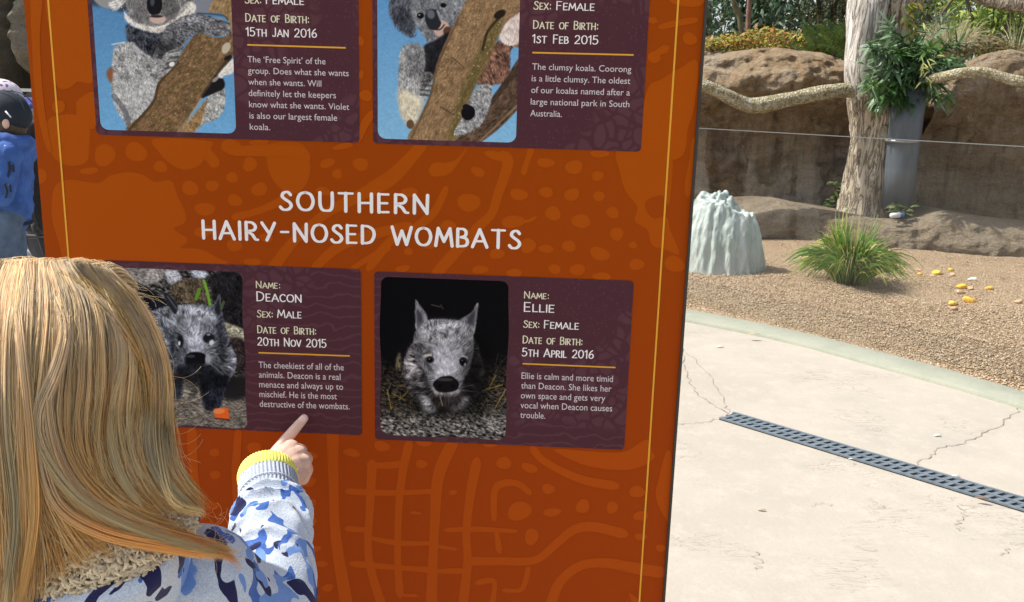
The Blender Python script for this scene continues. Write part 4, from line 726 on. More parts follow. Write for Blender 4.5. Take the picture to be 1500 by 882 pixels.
# ribbed cuff, seam, yellow inner cuff
def ribbed(path, r, ribs, amp, n_per=4, tilt=None, thick=.0016):
    p = cat(path, 6); n = ribs*n_per; k = len(p); rr = np.interp(np.linspace(0, 1, k), np.linspace(0, 1, len(r)), r); v, _ = tube(p, 1., n, False); v = v.reshape(k, n, 3)-p[:, None]; m = 1+amp*np.cos(np.arange(n)*2*math.pi/n_per)
    out = p[:, None]+v*(rr[:, None]*m[None])[..., None]; inn = p[:, None]+v*(rr-thick-.0008)[:, None, None]
    V = np.concatenate((out, inn[::-1])); K = 2*k; F_ = [(i*n+j, i*n+(j+1) % n, ((i+1) % K)*n+(j+1) % n, ((i+1) % K)*n+j) for i in range(K) for j in range(n)]
    return V.reshape(-1, 3), F_
s = NT('grey_rib_knit'); s.base(s.ramp(s.noise(500, 3, .7), [(.35, (.30, .34, .42)), (.65, (.46, .50, .58))]), .9, .15); s.bump(s.noise(500, 3), .3, .001); m_rib = s.m
cm = MB(); cm.add(*ribbed([P3(395, 733, .951), P3(394, 722, .962), P3(393, 711, .974), P3(392.5, 702, .984)], [.0318, .0327, .0326, .0318], 46, .030)); cuff = cm.build('ribbed_cuff', m_rib, hoodie)
sm_ = MB(); ring, _ = tube([P3(395, 733, .949), P3(394.6, 728, .955)], .0333, 60, False); ring = ring.reshape(2, 60, 3)[1]; sm_.tube(np.vstack((ring, ring[:1])), .0007, 6, cap=False); sm_.build('seam_stitching', simple('stitch', (.55, .58, .63), .9), hoodie)
m_yel = simple('neon_yellow_knit', (.84, .80, .16), .85, .08, 200, .2, 500)
ym = MB(); ym.add(*ribbed([P3(392.5, 705, .980), P3(392, 698, .987), P3(392, 690, .996)], [.0318, .0332, .0336, .0326, .0308], 54, .020, thick=.004)); yc = ym.build('yellow_wrist_cuff', m_yel, hoodie)

# --- sherpa fleece lining inside the hood
a0 = rim+np.array((0, .002, .006)); b0 = cat([P3(-75, 800, .735), P3(-40, 765, .715), P3(5, 745, .70), P3(60, 733, .698), P3(120, 726, .698), P3(180, 728, .70), P3(228, 738, .712), P3(260, 752, .722), P3(284, 768, .733)], 10)
nr = 12; FS = np.array([a0*(1-t)+b0*t+np.array((0, -.012*math.sin(math.pi*t), .006*math.sin(math.pi*t))) for t in np.linspace(0, 1, nr)]); k = len(a0)
m_fl = toned('sherpa_wool', .95, .12, .1, .25, 300)
mb = MB(); mb.add(FS.reshape(-1, 3), [(i*k+j, i*k+j+1, (i+1)*k+j+1, (i+1)*k+j) for i in range(nr-1) for j in range(k-1)], (.6, .5, .34))
nrmv = nrm((.0, -.75, .65)); N = 2600; K = 7; PP = np.empty((N, K, 3)); RR_ = np.empty((N, K)); TC = []
for i in range(N):
    u, t = R.uniform(0, k-1.01), R.uniform(0, nr-1.01); q = FS[int(t), int(u)]*(1-(t % 1))+FS[int(t)+1, int(u)]*(t % 1); q = q+(FS[int(t), int(u)+1]-FS[int(t), int(u)])*(u % 1)
    d = np.array((R.gauss(0, 1), R.gauss(-.2, .6), R.gauss(-.35, 1))); d = nrm(d-(d@nrmv)*nrmv); e = np.cross(d, nrmv); ph = R.uniform(0, 6.3); l = R.uniform(.006, .012); amp = R.uniform(.0014, .003)
    for j in range(K):
        x = j/(K-1); PP[i, j] = q+d*l*(x-.3)+nrmv*(.0015+.0042*math.sin(x*2.6))+e*amp*math.sin(ph+x*5.5)+nrmv*amp*.5*math.cos(ph+x*5.5)
    RR_[i] = np.array([.0008, .0013, .0015, .0015, .0013, .001, .0004])*R.uniform(.75, 1.2); TC.append(np.array((.90, .76, .53))*R.uniform(.7, 1.2))
v, q = strands(PP, RR_, 5); mb.add(v, q, np.repeat(np.array(TC), K*5, 0)); mb.build('fleece_lining', m_fl, hoodie, colors=True)
# --- trousers and shoes (below the picture)
tr = MB()
for sx in (-1, 1): limb(tr, [HIP+np.array((sx*.05, 0, .03)), HIP+np.array((sx*.062, .005, -.26)), HIP+np.array((sx*.065, -.01, -.48))], [.082, .06, .048])
link('trousers', remesh(tr, .007, 4), simple('navy_denim', (.03, .045, .10), .9, .25, 60, .3, 400), girl)
for sx in (-1, 1):
    sh = MB(); limb(sh, [HIP+np.array((sx*.065, -.03, -.515)), HIP+np.array((sx*.068, .03, -.522)), HIP+np.array((sx*.07, .11, -.53))], [.043, .036, .028]); link('shoe', remesh(sh, .005, 3), simple('white_trainer', (.6, .6, .6), .6), girl)

# --- hair: thousands of thin locks laid over the head and falling down the back
def inside(Pw):
    q = (Pw-HC)/HR; z = np.where(q[..., 2] > 0, q[..., 2], np.minimum(0, q[..., 2]+2.4)*0); return q[..., 0]**2+q[..., 1]**2+z**2
GX = np.arange(-420, 520, 10.); GY = np.arange(330, 1100, 10.); gy, gx = np.meshgrid(GY, GX, indexing='ij')
rays = np.stack([(gx-W2)/F, (gy-H2)/F, np.ones_like(gx)], -1) @ np.stack((c2w((1, 0, 0)), c2w((0, 1, 0)), c2w((0, 0, 1))))
best = np.full(gx.shape, 9e9); hit = np.zeros(gx.shape, bool); D_ = np.full(gx.shape, .735)
for Y in np.arange(.58, .86, .002):
    val = inside(CAM+rays*(Y/rays[..., 1])[..., None]); new = (~hit) & (val <= 1); D_[new] = Y; hit |= new
    m = (~hit) & (val < best); best[m] = val[m]; D_[m] = np.minimum(Y, .735)
D_ = np.where(gx > 245, np.minimum(D_, .735), D_)
for _ in range(3): D_ = (D_+np.roll(D_, 1, 0)+np.roll(D_, -1, 0)+np.roll(D_, 1, 1)+np.roll(D_, -1, 1))/5
D_[:, :2] = D_[:, 2:3]; D_[:2] = D_[2:3]; D_[-2:] = D_[-3:-2]; D_[:, -2:] = D_[:, -3:-2]
def lay_on(px, py, lift):
    """pixel tracks -> points on the hair shell, lifted off it towards the viewer side by lift metres"""
    x = np.clip((px+420)/10, 0, len(GX)-1.01); y = np.clip((py-330)/10, 0, len(GY)-1.01); xi, yi = x.astype(int), y.astype(int); fx, fy = x-xi, y-yi
    Y = D_[yi, xi]*(1-fx)*(1-fy)+D_[yi, xi+1]*fx*(1-fy)+D_[yi+1, xi]*(1-fx)*fy+D_[yi+1, xi+1]*fx*fy
    tgt = np.interp(px, [0, 100, 200, 260, 300, 350], [.64, .645, .652, .664, .676, .700]); bl = np.clip((py-590)/160, 0, 1); bl = bl*bl*(3-2*bl)*np.clip((px-20)/40, 0, 1); Y = Y*(1-bl)+np.minimum(Y, tgt)*bl-lift
    r = np.stack([(px-W2)/F, (py-H2)/F, np.ones_like(px)], -1) @ np.stack((c2w((1, 0, 0)), c2w((0, 1, 0)), c2w((0, 0, 1))))
    return CAM+r*(Y/r[..., 1])[..., None]
K = 26
def track(pts):
    c = cat(pts, 24); d = np.r_[0, np.cumsum(np.linalg.norm(np.diff(c, axis=0), axis=1))]; t = np.linspace(0, d[-1], K); return np.stack((np.interp(t, d, c[:, 0]), np.interp(t, d, c[:, 1])), 1)
GD = [track(g) for g in (
 [(-70, 400), (-95, 470), (-108, 600), (-105, 750), (-95, 900)], [(-30, 391), (-50, 450), (-58, 600), (-50, 750), (-40, 900)], [(5, 388), (-12, 440), (-14, 580), (-2, 740), (5, 905)], [(30, 387), (20, 450), (14, 580), (28, 740), (30, 850), (12, 930)], [(48, 387), (46, 450), (40, 580), (46, 730), (42, 830), (25, 910)],
 [(62, 387), (66, 450), (58, 560), (56, 650), (85, 715), (150, 768), (225, 795)], [(72, 387), (90, 450), (84, 560), (78, 630), (108, 705), (170, 760), (260, 793), (345, 815)], [(86, 387), (115, 450), (116, 560), (108, 640), (135, 710), (190, 752), (250, 770)], [(99, 388), (134, 450), (140, 560), (136, 645), (155, 708), (200, 744)], [(112, 388), (152, 450), (163, 545), (156, 640), (182, 712), (228, 744)],
 [(126, 390), (168, 450), (184, 525), (174, 620), (194, 700), (235, 742)], [(139, 392), (182, 450), (205, 530), (202, 640), (222, 706), (262, 750)], [(150, 395), (194, 450), (222, 530), (222, 640), (238, 700), (283, 750)], [(158, 399), (205, 452), (234, 530), (238, 620), (246, 685), (290, 746)], [(164, 404), (212, 458), (241, 536), (245, 630), (256, 690), (294, 742)])]
GD = np.array(GD); NG = len(GD)
ash, gold, pale, deep = np.array((.95, .83, .63)), np.array((.98, .755, .37)), np.array((.99, .88, .60)), np.array((.74, .48, .20))
HP, HRD, HCOL = [], [], []
tt = np.linspace(0, 1, K)
def add_strand(px, py, lift, rad_, c0, c1):
    q_ = lay_on(px, py, lift); over = py[0] < 412
    pre = np.array([q_[0]+(np.array((0, .013*k, -.0016*k*k)) if over else np.array((0, .004*k, -.001*k))) for k in (3, 2, 1)]); q_ = np.concatenate((pre, q_)); rad_ = np.concatenate((np.full(3, rad_[0]), rad_)); HP.append(q_); HRD.append(rad_); a = np.clip((tt-.22)/.4, 0, 1)[:, None]; HCOL.append(np.concatenate((np.tile(c0, (3, 1)), c0*(1-a)+c1*a)))
clumps = [(R.uniform(-.3, NG-.7), R.uniform(0, 1)) for _ in range(170)]
cl_s = np.array([c[0] for c in clumps]); cl_p = [dict(ph=R.uniform(0, 6.3), am=R.uniform(2, 9), dep=R.uniform(-.004, .007), tone=R.random(), fr=R.uniform(3, 6)) for _ in clumps]
for i in range(17000):
    sv = R.uniform(0, NG-1.001)
    if 4.05 < sv < 4.95 and R.random() < .55: continue
    ci = int(np.argmin(np.abs(cl_s-sv)+NR.uniform(0, .12, len(cl_s)))); cp = cl_p[ci]; se = np.clip(sv+(cl_s[ci]-sv)*.62*tt**.8, 0, NG-1.001); gi = se.astype(int); fr = (se-gi)[:, None]; idx = np.arange(K)
    g = GD[gi, idx]*(1-fr)+GD[gi+1, idx]*fr; e = math.sin(math.pi*.5)
    px = g[:, 0]+cp['am']*np.sin(cp['ph']+cp['fr']*tt)*tt+R.gauss(0, 1.6)+R.gauss(0, 5)*tt**2+2*np.sin(R.uniform(0, 6)+9*tt)*tt; py = g[:, 1]+R.gauss(0, 3)*(tt > -1)+R.gauss(0, 6)*tt**2
    if R.random() < .5:                                # starts lower on the crown
        s0 = R.uniform(0, .35); end = R.uniform(.9, 1.); q = s0+(end-s0)*tt; px, py = np.interp(q, tt, px), np.interp(q, tt, py)
    else:
        end = R.uniform(.86, 1.02); q = np.clip(end*tt, 0, 1); px, py = np.interp(q, tt, px), np.interp(q, tt, py)
    lift = 1.0*cp['dep']*np.sin(math.pi*np.clip(tt*1.1, 0, 1))+R.uniform(-.005, .006)
    if i % 4 == 0: px = px+R.gauss(0, 9)*tt; lift = R.uniform(.002, .008)
    tone = cp['tone']+R.gauss(0, .14); c0 = ash*(.80+.35*np.clip(tone, 0, 1)); c1 = (deep if tone < .18 else gold if tone < .72 else pale)*R.uniform(.85, 1.1)
    if tone < .18: c0 = c0*.75
    add_strand(px, py, lift, .00027*R.uniform(.6, 1.2)*np.minimum(1, (1.02-tt)*6), c0, c1)
# bright locks that cross over the rest
for pts, wd, lf, c1, n in (([(52, 388), (80, 430), (97, 480), (82, 545), (58, 600), (62, 650), (110, 720), (180, 762), (270, 794), (350, 812)], 13, .012, pale*.95, 330), ([(120, 391), (168, 470), (178, 530), (160, 600), (165, 660), (190, 720), (214, 742)], 9, .010, pale*.9, 200), ([(160, 410), (212, 500), (226, 570), (220, 640), (236, 700), (286, 750)], 12, .010, pale*.85, 230),
                            ([(30, 395), (12, 470), (8, 560), (10, 640), (22, 760), (5, 900)], 9, .010, pale*.8, 160), ([(100, 400), (170, 470), (225, 560), (236, 620)], 7, .011, gold, 140), ([(56, 560), (58, 650), (84, 738), (150, 780), (240, 800), (330, 815)], 10, .010, gold*1.1, 150), ([(70, 470), (72, 620), (110, 715), (200, 768), (295, 796), (325, 808), (345, 822), (353, 836)], 9, .012, deep*1.3, 130), ([(160, 404), (225, 520), (232, 650), (252, 732), (300, 752), (296, 760)], 9, .012, pale, 90), ([(22, 400), (30, 500), (45, 650), (50, 760), (30, 880)], 10, .012, gold, 150)):
    T_ = track(pts); tan = np.gradient(T_, axis=0); tan /= np.linalg.norm(tan, axis=1)[:, None]; nv = np.stack((-tan[:, 1], tan[:, 0]), 1)
    for _ in range(n):
        a = R.uniform(-1, 1); q = T_+nv*(a*wd*(.35+.65*np.sin(math.pi*np.clip(.12+.8*tt, 0, 1)))[:, None])+NR.normal(0, 1, 2)*(.6+2*tt[:, None]**3)
        tq = R.uniform(0, .22)**1.0; tq = tq+(R.uniform(.93, 1.)-tq)*tt; q = np.stack((np.interp(tq, tt, q[:, 0]), np.interp(tq, tt, q[:, 1])), 1)
        add_strand(q[:, 0], q[:, 1], lf*.75*np.clip(tq*5, .1, 1)+R.uniform(-.004, .002)+.004*math.sqrt(1-a*a)-.002, .00027*R.uniform(.6, 1.2)*np.minimum(1, (1.02-tt)*6), ash*R.uniform(.8, 1.2), c1*R.uniform(.8, 1.15))
# long loose veil strands drifting across the back of the head
for i in range(260):
    sv = R.uniform(.5, NG-1.2); sh = R.uniform(-1.6, 1.6); se = np.clip(sv+sh*np.sin(tt*R.uniform(1.5, 4)+R.uniform(0, 6)), 0, NG-1.001); gi = se.astype(int); fr = (se-gi)[:, None]; g = GD[gi, np.arange(K)]*(1-fr)+GD[gi+1, np.arange(K)]*fr
    a0_, a1_ = R.uniform(0, .4), R.uniform(.55, .95); q = a0_+(a1_-a0_)*tt; add_strand(np.interp(q, tt, g[:, 0]), np.interp(q, tt, g[:, 1]), R.uniform(.006, .011), np.full(K, .0002), pale, pale*.95)
# flyaways
for i in range(70):
    x = R.uniform(-60, 190); y = 394+max(0, (x-120))*.35+R.uniform(0, 30); a = R.choice((R.uniform(-.7, -.1), R.uniform(-3., -2.5))); l = R.uniform(30, 80); b = R.uniform(.3, 1.1)*(1 if a > -1.5 else -1)
    q = np.stack((x+l*tt*np.cos(a+b*tt), y+l*.55*tt*np.sin(a+b*tt)), 1); add_strand(q[:, 0], q[:, 1], .004, np.full(K, .00010), pale, pale)
for i in range(90):
    x, y = R.choice([(R.uniform(236, 250), R.uniform(540, 690)), (R.uniform(270, 340), R.uniform(740, 810)), (R.uniform(60, 200), R.uniform(560, 760))]); a = R.uniform(-.9, 1.5); l = R.uniform(15, 60); b = R.uniform(-1.2, 1.2)
    q = np.stack((x+l*tt*np.cos(a+b*tt), y+l*tt*np.sin(a+b*tt)), 1); add_strand(q[:, 0], q[:, 1], .008, np.full(K, .00010), gold, pale)
# far side of the head (not in the picture): curtain of hair either side of the face
for i in range(1500):
    ph = R.uniform(-15, 195); 
    if 58 < ph < 122: continue
    tt_ = tt; tt = np.linspace(0, 1, K+3); a = rad(ph); z = np.where(tt < .35, HR[2]*np.cos(tt/.35*math.pi/2), -(tt-.35)/.65*.24); r = np.where(tt < .35, np.sin(np.clip(tt/.35, .05, 1)*math.pi/2), 1.)+R.uniform(-.02, .05)
    HP.append(HC+np.stack((HR[0]*r*math.cos(a), HR[1]*r*math.sin(a), z), 1)+NR.normal(0, .002, 3)); HRD.append(np.full(K+3, .0006)); HCOL.append(np.tile(gold*R.uniform(.6, 1.), (K+3, 1))); tt = tt_
v, q = strands(np.array(HP), np.array(HRD), 3); hc = np.repeat(np.array(HCOL), 3, axis=1).reshape(-1, 3)
# underlayer following the scalp and the fall of the hair
uv, uf = [], []; nu, nz = 40, 26
for i in range(nz):
    t = i/(nz-1)
    if t < .4: c_, s_ = math.cos(t/.4*math.pi/2), math.sin(t/.4*math.pi/2); z = HR[2]*.93*c_; r = s_
    else: z = -(t-.4)/.6*.155; r = 1.
    for j in range(nu): 
        a = math.pi*(1.02+.96*j/(nu-1))-.0; ext = .86 if t > .4 else .91
        uv.append(HC+np.array((HR[0]*ext*r*math.cos(a), HR[1]*ext*r*math.sin(a), z)))
ub = len(v); uf = np.array([(i*nu+j, i*nu+j+1, (i+1)*nu+j+1, (i+1)*nu+j) for i in range(nz-1) for j in range(nu-1)])+ub
me = mesh(np.concatenate((v, np.array(uv))), np.concatenate((q, uf))); vcol(me, np.concatenate((hc, np.tile(gold*.85, (len(uv), 1)))))
s = NT('blond_hair'); at = s.n('Attribute', attribute_name='tone'); s.base(at.outputs['Color'], .45, .45); tr_ = s.n('BsdfTranslucent'); s.set(tr_.inputs[0], at.outputs['Color']); mx = s.n('MixShader'); mx.inputs[0].default_value = .66
s.t.links.new(s.b.outputs[0], mx.inputs[1]); s.t.links.new(tr_.outputs[0], mx.inputs[2]); s.t.links.new(mx.outputs[0], s.out.inputs[0])
link('hair', me, s.m, gb)
# ------------------------------------------------------------------ glass barrier round the enclosure
s = NT('barrier_glass'); tr_ = s.n('BsdfTransparent'); tr_.inputs[0].default_value = (.965, .975, .975, 1); gl = s.n('BsdfGlossy'); gl.inputs['Roughness'].default_value = .02; fr_ = s.n('Fresnel'); fr_.inputs[0].default_value = 1.5
mx = s.n('MixShader'); s.set(mx.inputs[0], s.math('MINIMUM', .055, s.math('ADD', s.math('MULTIPLY', fr_.outputs[0], .32), .003))); s.t.links.new(tr_.outputs[0], mx.inputs[1]); s.t.links.new(gl.outputs[0], mx.inputs[2]); s.t.links.new(mx.outputs[0], s.out.inputs[0]); m_glass = s.m
m_gedge = simple('polished_glass_edge', (.15, .155, .145), .5, .05, spec=.15)
g1 = gnd(1790, 638); g0 = gnd(820, 402); g0 = g0+(g0-g1)*.45; 
def top_z(q, py_line): r = ray(*py_line); return CAM[2]+r[2]*(np.hypot(q[0], q[1])/np.hypot(r[0], r[1]))
# height from the polished edge seen from (1020,187) to (1500,215)
def foot(px):
    r = ray(px, 300); A2 = np.array([[r[0], -(g1-g0)[0]], [r[1], -(g1-g0)[1]]]); t = np.linalg.solve(A2, g0[:2]); return r[:2]*t[0]
za = []
for px, py in ((1020, 187), (1260, 201), (1500, 215)):
    f_ = foot(px); r = ray(px, py); za.append(CAM[2]+r[2]*np.hypot(*f_)/np.hypot(r[0], r[1]))
ZG = float(np.mean(za)); d = nrm(g1-g0); n_ = np.array((-d[1], d[0], 0)); Lg = np.linalg.norm(g1-g0)
ba = empty('glass_barrier', ((g0+g1)/2), 'clear frameless glass barrier in front of the gravel enclosure', 'barrier')
ang = math.atan2(d[1], d[0]); RT = [[math.cos(ang), -math.sin(ang), 0], [math.sin(ang), math.cos(ang), 0], [0, 0, 1]]
npan = 1; wpan = Lg/npan
for i in range(npan):
    c = g0+d*wpan*(i+.5); mb = MB(); mb.box((c[0], c[1], (ZG-.006+.02)/2), (wpan-.012, .010, ZG-.026), RT); mb.build('glass_pane', m_glass, ba, False)
    mb = MB(); mb.box((c[0], c[1], ZG-.0016), (wpan-.012, .0105, .0042), RT); mb.build('polished_edge', m_gedge, ba, False)

# ------------------------------------------------------------------ drain channel in the pavement
dl = [gnd(1056, 615), gnd(1530, 759)]; dr = [gnd(1072, 606), gnd(1530, 742)]
A0 = (dl[0]+dr[0])/2; A1 = (gnd(1530, 759)+gnd(1530, 742))/2; dd = nrm(A1-A0); A1 = A1+dd*1.6; LD = np.linalg.norm(A1-A0); WD = .115; dn = np.array((-dd[1], dd[0], 0))
m_iron = simple('grey_plastic_grate', (.13, .16, .185), .5, .25, 40, .15, 200); m_chan_shade = simple('painted_channel_shade', (.012, .013, .014), .9)
gr = empty('drain_grate', A0, 'long dark grey slotted drain grate set in the pale pavement', 'drain')
ang = math.atan2(dd[1], dd[0]); RT = np.array([[math.cos(ang), -math.sin(ang), 0], [math.sin(ang), math.cos(ang), 0], [0, 0, 1]])
mb = MB(); mb.box(A0+dd*LD/2+np.array((0, 0, .002)), (LD, WD, .003), RT); mb.build('channel_shade_strip', m_chan_shade, gr, False)  # flat near-black strip: the shade of the channel's depth put into colour
mb = MB()
for off, wd in ((-WD/2+.006, .012), (WD/2-.006, .012), (0, .012)): mb.box(A0+dd*LD/2+dn*off+np.array((0, 0, .007)), (LD, wd, .006), RT)
mb.build('grate_rails', m_iron, gr, False)
mb = MB(); x = .012
while x < LD-.02:
    for sgn in (-1, 1):
        a = rad(-20); cs, sn = math.cos(a), math.sin(a); R2 = RT @ np.array([[cs, -sn, 0], [sn, cs, 0], [0, 0, 1]])
        mb.box(A0+dd*(x+(.013 if sgn > 0 else 0))+dn*sgn*.0288+np.array((0, 0, .0065)), (.0155, .050, .004), R2)
    x += .0335
mb.build('grate_slats', m_iron, gr, False)
rim_ = MB()
for sg in (1,):
    for k in range(60): rim_.box(A0+dd*(LD*(k+.5)/60)+dn*sg*(WD/2+.005+R.uniform(-.001, .002))+np.array((0, 0, .0022)), (LD/60*.98, .009+R.uniform(-.003, .004), .004), RT)
rim_.build('mortar_edge', simple('mortar', (.26, .24, .19), .95, .3), gr, False)

# ------------------------------------------------------------------ rockwork behind the gravel
def rock_mat(name, stops, stain=.5, bs=.9):
    s = NT(name); a = s.noise(1.6, 8, .65); b = s.noise(6, 10, .7, s.mapping((.8, .8, 2.2), (.1, .08, 0))); geo = s.n('NewGeometry'); nz = s.n('SeparateXYZ'); s.set(nz.inputs[0], geo.outputs['True Normal'])
    c = s.ramp(s.math('ADD', s.math('MULTIPLY', a, .6), s.math('MULTIPLY', b, .4)), stops)
    gr_ = s.noise(60, 6, .8); c = s.mix(1., c, s.ramp(gr_, [(.32, .55), (.6, 1.1)]), 'MULTIPLY'); lich = s.ramp(s.noise(26, 8, .75), [(.48, 0.), (.62, 1.)]); c = s.mix(s.math('MULTIPLY', lich, .45), c, (.36, .33, .28))
    streak = s.ramp(s.noise(5, 6, .6, s.mapping((3, 3, .25))), [(.5, 0.), (.68, 1.)]); c = s.mix(s.math('MULTIPLY', streak, stain), c, (.07, .052, .036))
    s.base(c, .92, .2); s.bump(s.math('ADD', s.math('MULTIPLY', s.noise(38, 10, .8), 1.2), s.math('MULTIPLY', b, 2.4)), bs, .05); return s.m
m_rock = rock_mat('sandstone_rockwork', [(.28, (.165, .10, .05)), (.42, (.35, .23, .12)), (.52, (.47, .345, .215)), (.62, (.48, .40, .31)), (.75, (.42, .29, .165))])
m_boul = rock_mat('grey_boulder', [(.30, (.27, .225, .165)), (.5, (.42, .36, .275)), (.7, (.50, .44, .36))], .25)
m_ledge = rock_mat('dusty_ledge', [(.30, (.22, .165, .105)), (.5, (.36, .28, .19)), (.7, (.43, .35, .25))], .2)
def sheet(name, tops, Yf, prof, mat_, x0, x1, nx, nz, amp, label, seed, floor=-.05, cat_='rock wall'):
    """a rock face: profile gives (height share, how far it stands out) from the ground up and over to the back"""
    tx = [t[0] for t in tops]; tz = [t[1] for t in tops]; hs = np.array([p_[0] for p_ in prof]); st = np.array([p_[1] for p_ in prof]); u = np.linspace(0, len(prof)-1, nz); V = []
    hp = np.interp(u, np.arange(len(prof)), hs); sp = np.interp(u, np.arange(len(prof)), st)
    for i in range(nx):
        x = x0+(x1-x0)*i/(nx-1); H_ = np.interp(x, tx, tz); yb = Yf(x)
        for j in range(nz):
            k = mnoise.fractal(Vector((x*.55+seed, u[j]*.16, 2.)), 1., 2., 3)
            q = Vector((x, yb-sp[j]*(1+.45*k), floor+(H_-floor)*hp[j]))
            dsp = amp*.55*mnoise.noise(Vector((q.x*.5+seed, 2, q.z*5+.8*mnoise.noise(q*.9))))+amp*mnoise.fractal(q*1.3+Vector((seed, 0, 0)), .9, 2., 4)+amp*.40*mnoise.ridged_multi_fractal(q*2.6+Vector((seed, 3, 0)), 1., 2., 4, 1., 2.)-amp*.45+amp*.22*mnoise.fractal(q*10, .7, 2., 4)
            V.append((q.x, q.y-dsp, q.z+amp*.35*mnoise.noise(q*1.7+Vector((0, seed, 5)))*(1 if hp[j] > .5 else hp[j]*2)))
    me = mesh(V, np.array([(i*nz+j, (i+1)*nz+j, (i+1)*nz+j+1, i*nz+j+1) for i in range(nx-1) for j in range(nz-1)])); o = link(name, me, mat_); tag(o, label, cat_); return o
YW = lambda x: 10.05-.22*(x-2.2)                       # front of the wall at its foot
def ztop(px, py, Y): return atY(px, py, Y)[2]
def xat(px, Y): return atY(px, 200, Y)[0]
wall_prof = [(0, .12), (.10, .10), (.28, .0), (.45, -.02), (.58, .05), (.66, .08), (.72, .26), (.79, .42), (.87, .46), (.95, .36), (1., .12), (1., -.2), (.97, -.6), (.95, -1.0)]
tops = [(xat(px, 9.75), ztop(px, py, 9.62)) for px, py in ((430, 60), (560, 74), (700, 58), (850, 72), (1000, 66), (1060, 70), (1130, 71), (1190, 76), (1230, 88), (1262, 104), (1300, 118), (1345, 122), (1390, 118), (1450, 118), (1700, 120))]
sheet('rock_wall', tops, YW, wall_prof, m_rock, xat(430, 9.75), xat(1760, 9.0), 460, 130, .16, 'long brown overhanging rock wall at the back of the enclosure', 3.)
tops2 = [(xat(px, 9.4), ztop(px, py, 9.3)) for px, py in ((1340, 130), (1372, 108), (1395, 94), (1420, 78), (1445, 74), (1480, 82), (1520, 80), (1600, 84), (1760, 100))]
sheet('rock_shelf', tops2, lambda x: 9.85-.22*(x-2.2), [(a_, b_*.75) for a_, b_ in wall_prof], m_rock, xat(1345, 9.4), xat(1760, 9.0), 150, 90, .12, 'brown rock outcrop with grey top right of the climbing tree', 9.)
ledge_prof = [(0, .10), (.2, .16), (.5, .16), (.8, .10), (1., -.10), (1.02, -.35), (1., -.6), (.9, -.9)]
YL = lambda x: 8.72-.26*(x-2.4)
ltops = [(xat(px, 8.5), ztop(px, py, 8.6-.26*(xat(px, 8.5)-2.4)+.05)) for px, py in ((430, 300), (600, 310), (750, 302), (900, 306), (1000, 305), (1060, 304), (1120, 300), (1160, 296), (1190, 302), (1230, 309), (1300, 322), (1345, 326), (1390, 313), (1440, 322), (1500, 332), (1760, 360))]
sheet('rock_ledge', ltops, YL, ledge_prof, m_ledge, xat(430, 8.9), xat(1780, 7.6), 420, 70, .09, 'low dusty rock ledge along the foot of the rock wall', 21., cat_='rock ledge')

# ------------------------------------------------------------------ plaster termite-mound shaped rock
m_mound = NT('pale_green_painted_plaster'); nn_ = m_mound.noise(3.5, 8, .7, m_mound.mapping((3, 3, .6))); m_mound.base(m_mound.ramp(nn_, [(.3, (.29, .345, .315)), (.5, (.42, .475, .445)), (.7, (.60, .635, .60))]), .5, .3); m_mound.bump(m_mound.noise(16, 8, .7, m_mound.mapping((2.2, 2.2, .5))), .5, .02); m_mound = m_mound.m
mc = (gnd(1004, 412)+gnd(1120, 410))/2; mw = np.linalg.norm(gnd(1121, 410)-gnd(1004, 412))/2; mc = mc+np.array((0, .22, 0)); mh = ztop(1060, 276, mc[1])
mo = MB(); V = []; nu, nv = 150, 60
def mtop(a): return .80-.11*math.cos(a-.15)+.075*mnoise.noise(Vector((math.cos(a)*4.2, math.sin(a)*4.2, 1.7)))+.05*mnoise.noise(Vector((math.cos(a)*9, math.sin(a)*9, 3.)))
for j in range(nv):
    t = j/(nv-1)
    for i in range(nu):
        a = 2*math.pi*i/nu; ht_ = mtop(a); k = 0.
        if t < .8: z = t/.8*ht_
        else: k = (t-.8)/.2; z = ht_+(.86-ht_)*k*k
        zz = min(z, ht_); fold = mnoise.ridged_multi_fractal(Vector((math.cos(a)*3.1, math.sin(a)*3.1, zz*.55+4)), 1., 2., 3, 1., 2.)-1.; fold2 = mnoise.noise(Vector((math.cos(a)*7.5, math.sin(a)*7.5, zz*.9)))
        r = mw*1.02*(1-.10*zz-.44*zz**2.4)*(1+(.085*fold+.045*fold2)*(1-k))*(1-k*.97); V.append((mc[0]-.05*mw*zz+r*math.cos(a), mc[1]+r*.85*math.sin(a), .015+z*(mh-.015)))
V.append((mc[0], mc[1], .015)); nV = len(V)-1
mo.add(np.array(V), [(j*nu+i, j*nu+(i+1) % nu, (j+1)*nu+(i+1) % nu, (j+1)*nu+i) for j in range(nv-1) for i in range(nu)]+[((i+1) % nu, i, nV) for i in range(nu)]+[tuple((nv-1)*nu+i for i in range(nu))])
for i in range(22):
    a = i*2.39996; t = ((i+.5)/22)**.5; x, y = mw*(-.06+.40*t*math.cos(a)), mw*.38*t*math.sin(a); h_ = mh*(1.0-.13*t*t-.05*math.cos(a)*t)*R.uniform(.95, 1.); r0 = mw*R.uniform(.085, .12); mo.add(*cone(mc+np.array((x*1.45, y*1.45, mh*.3)), mc+np.array((x, y, h_-r0*.6)), r0*1.3, r0*.62, 12))
mm_ = remesh(mo, .0075, 3); c0 = co(mm_).copy(); n0 = normals(mm_).copy(); d = np.array([.012*mnoise.fractal(Vector((p[0]*20, p[1]*20, p[2]*4)), 1., 2., 3)+.004*mnoise.noise(Vector((p[0]*45, p[1]*45, p[2]*12))) for p in c0]); setco(mm_, c0+n0*d[:, None])
tag(link('mock_termite_mound', mm_, m_mound), 'pale green ridged mock termite mound standing on the gravel', 'mound')

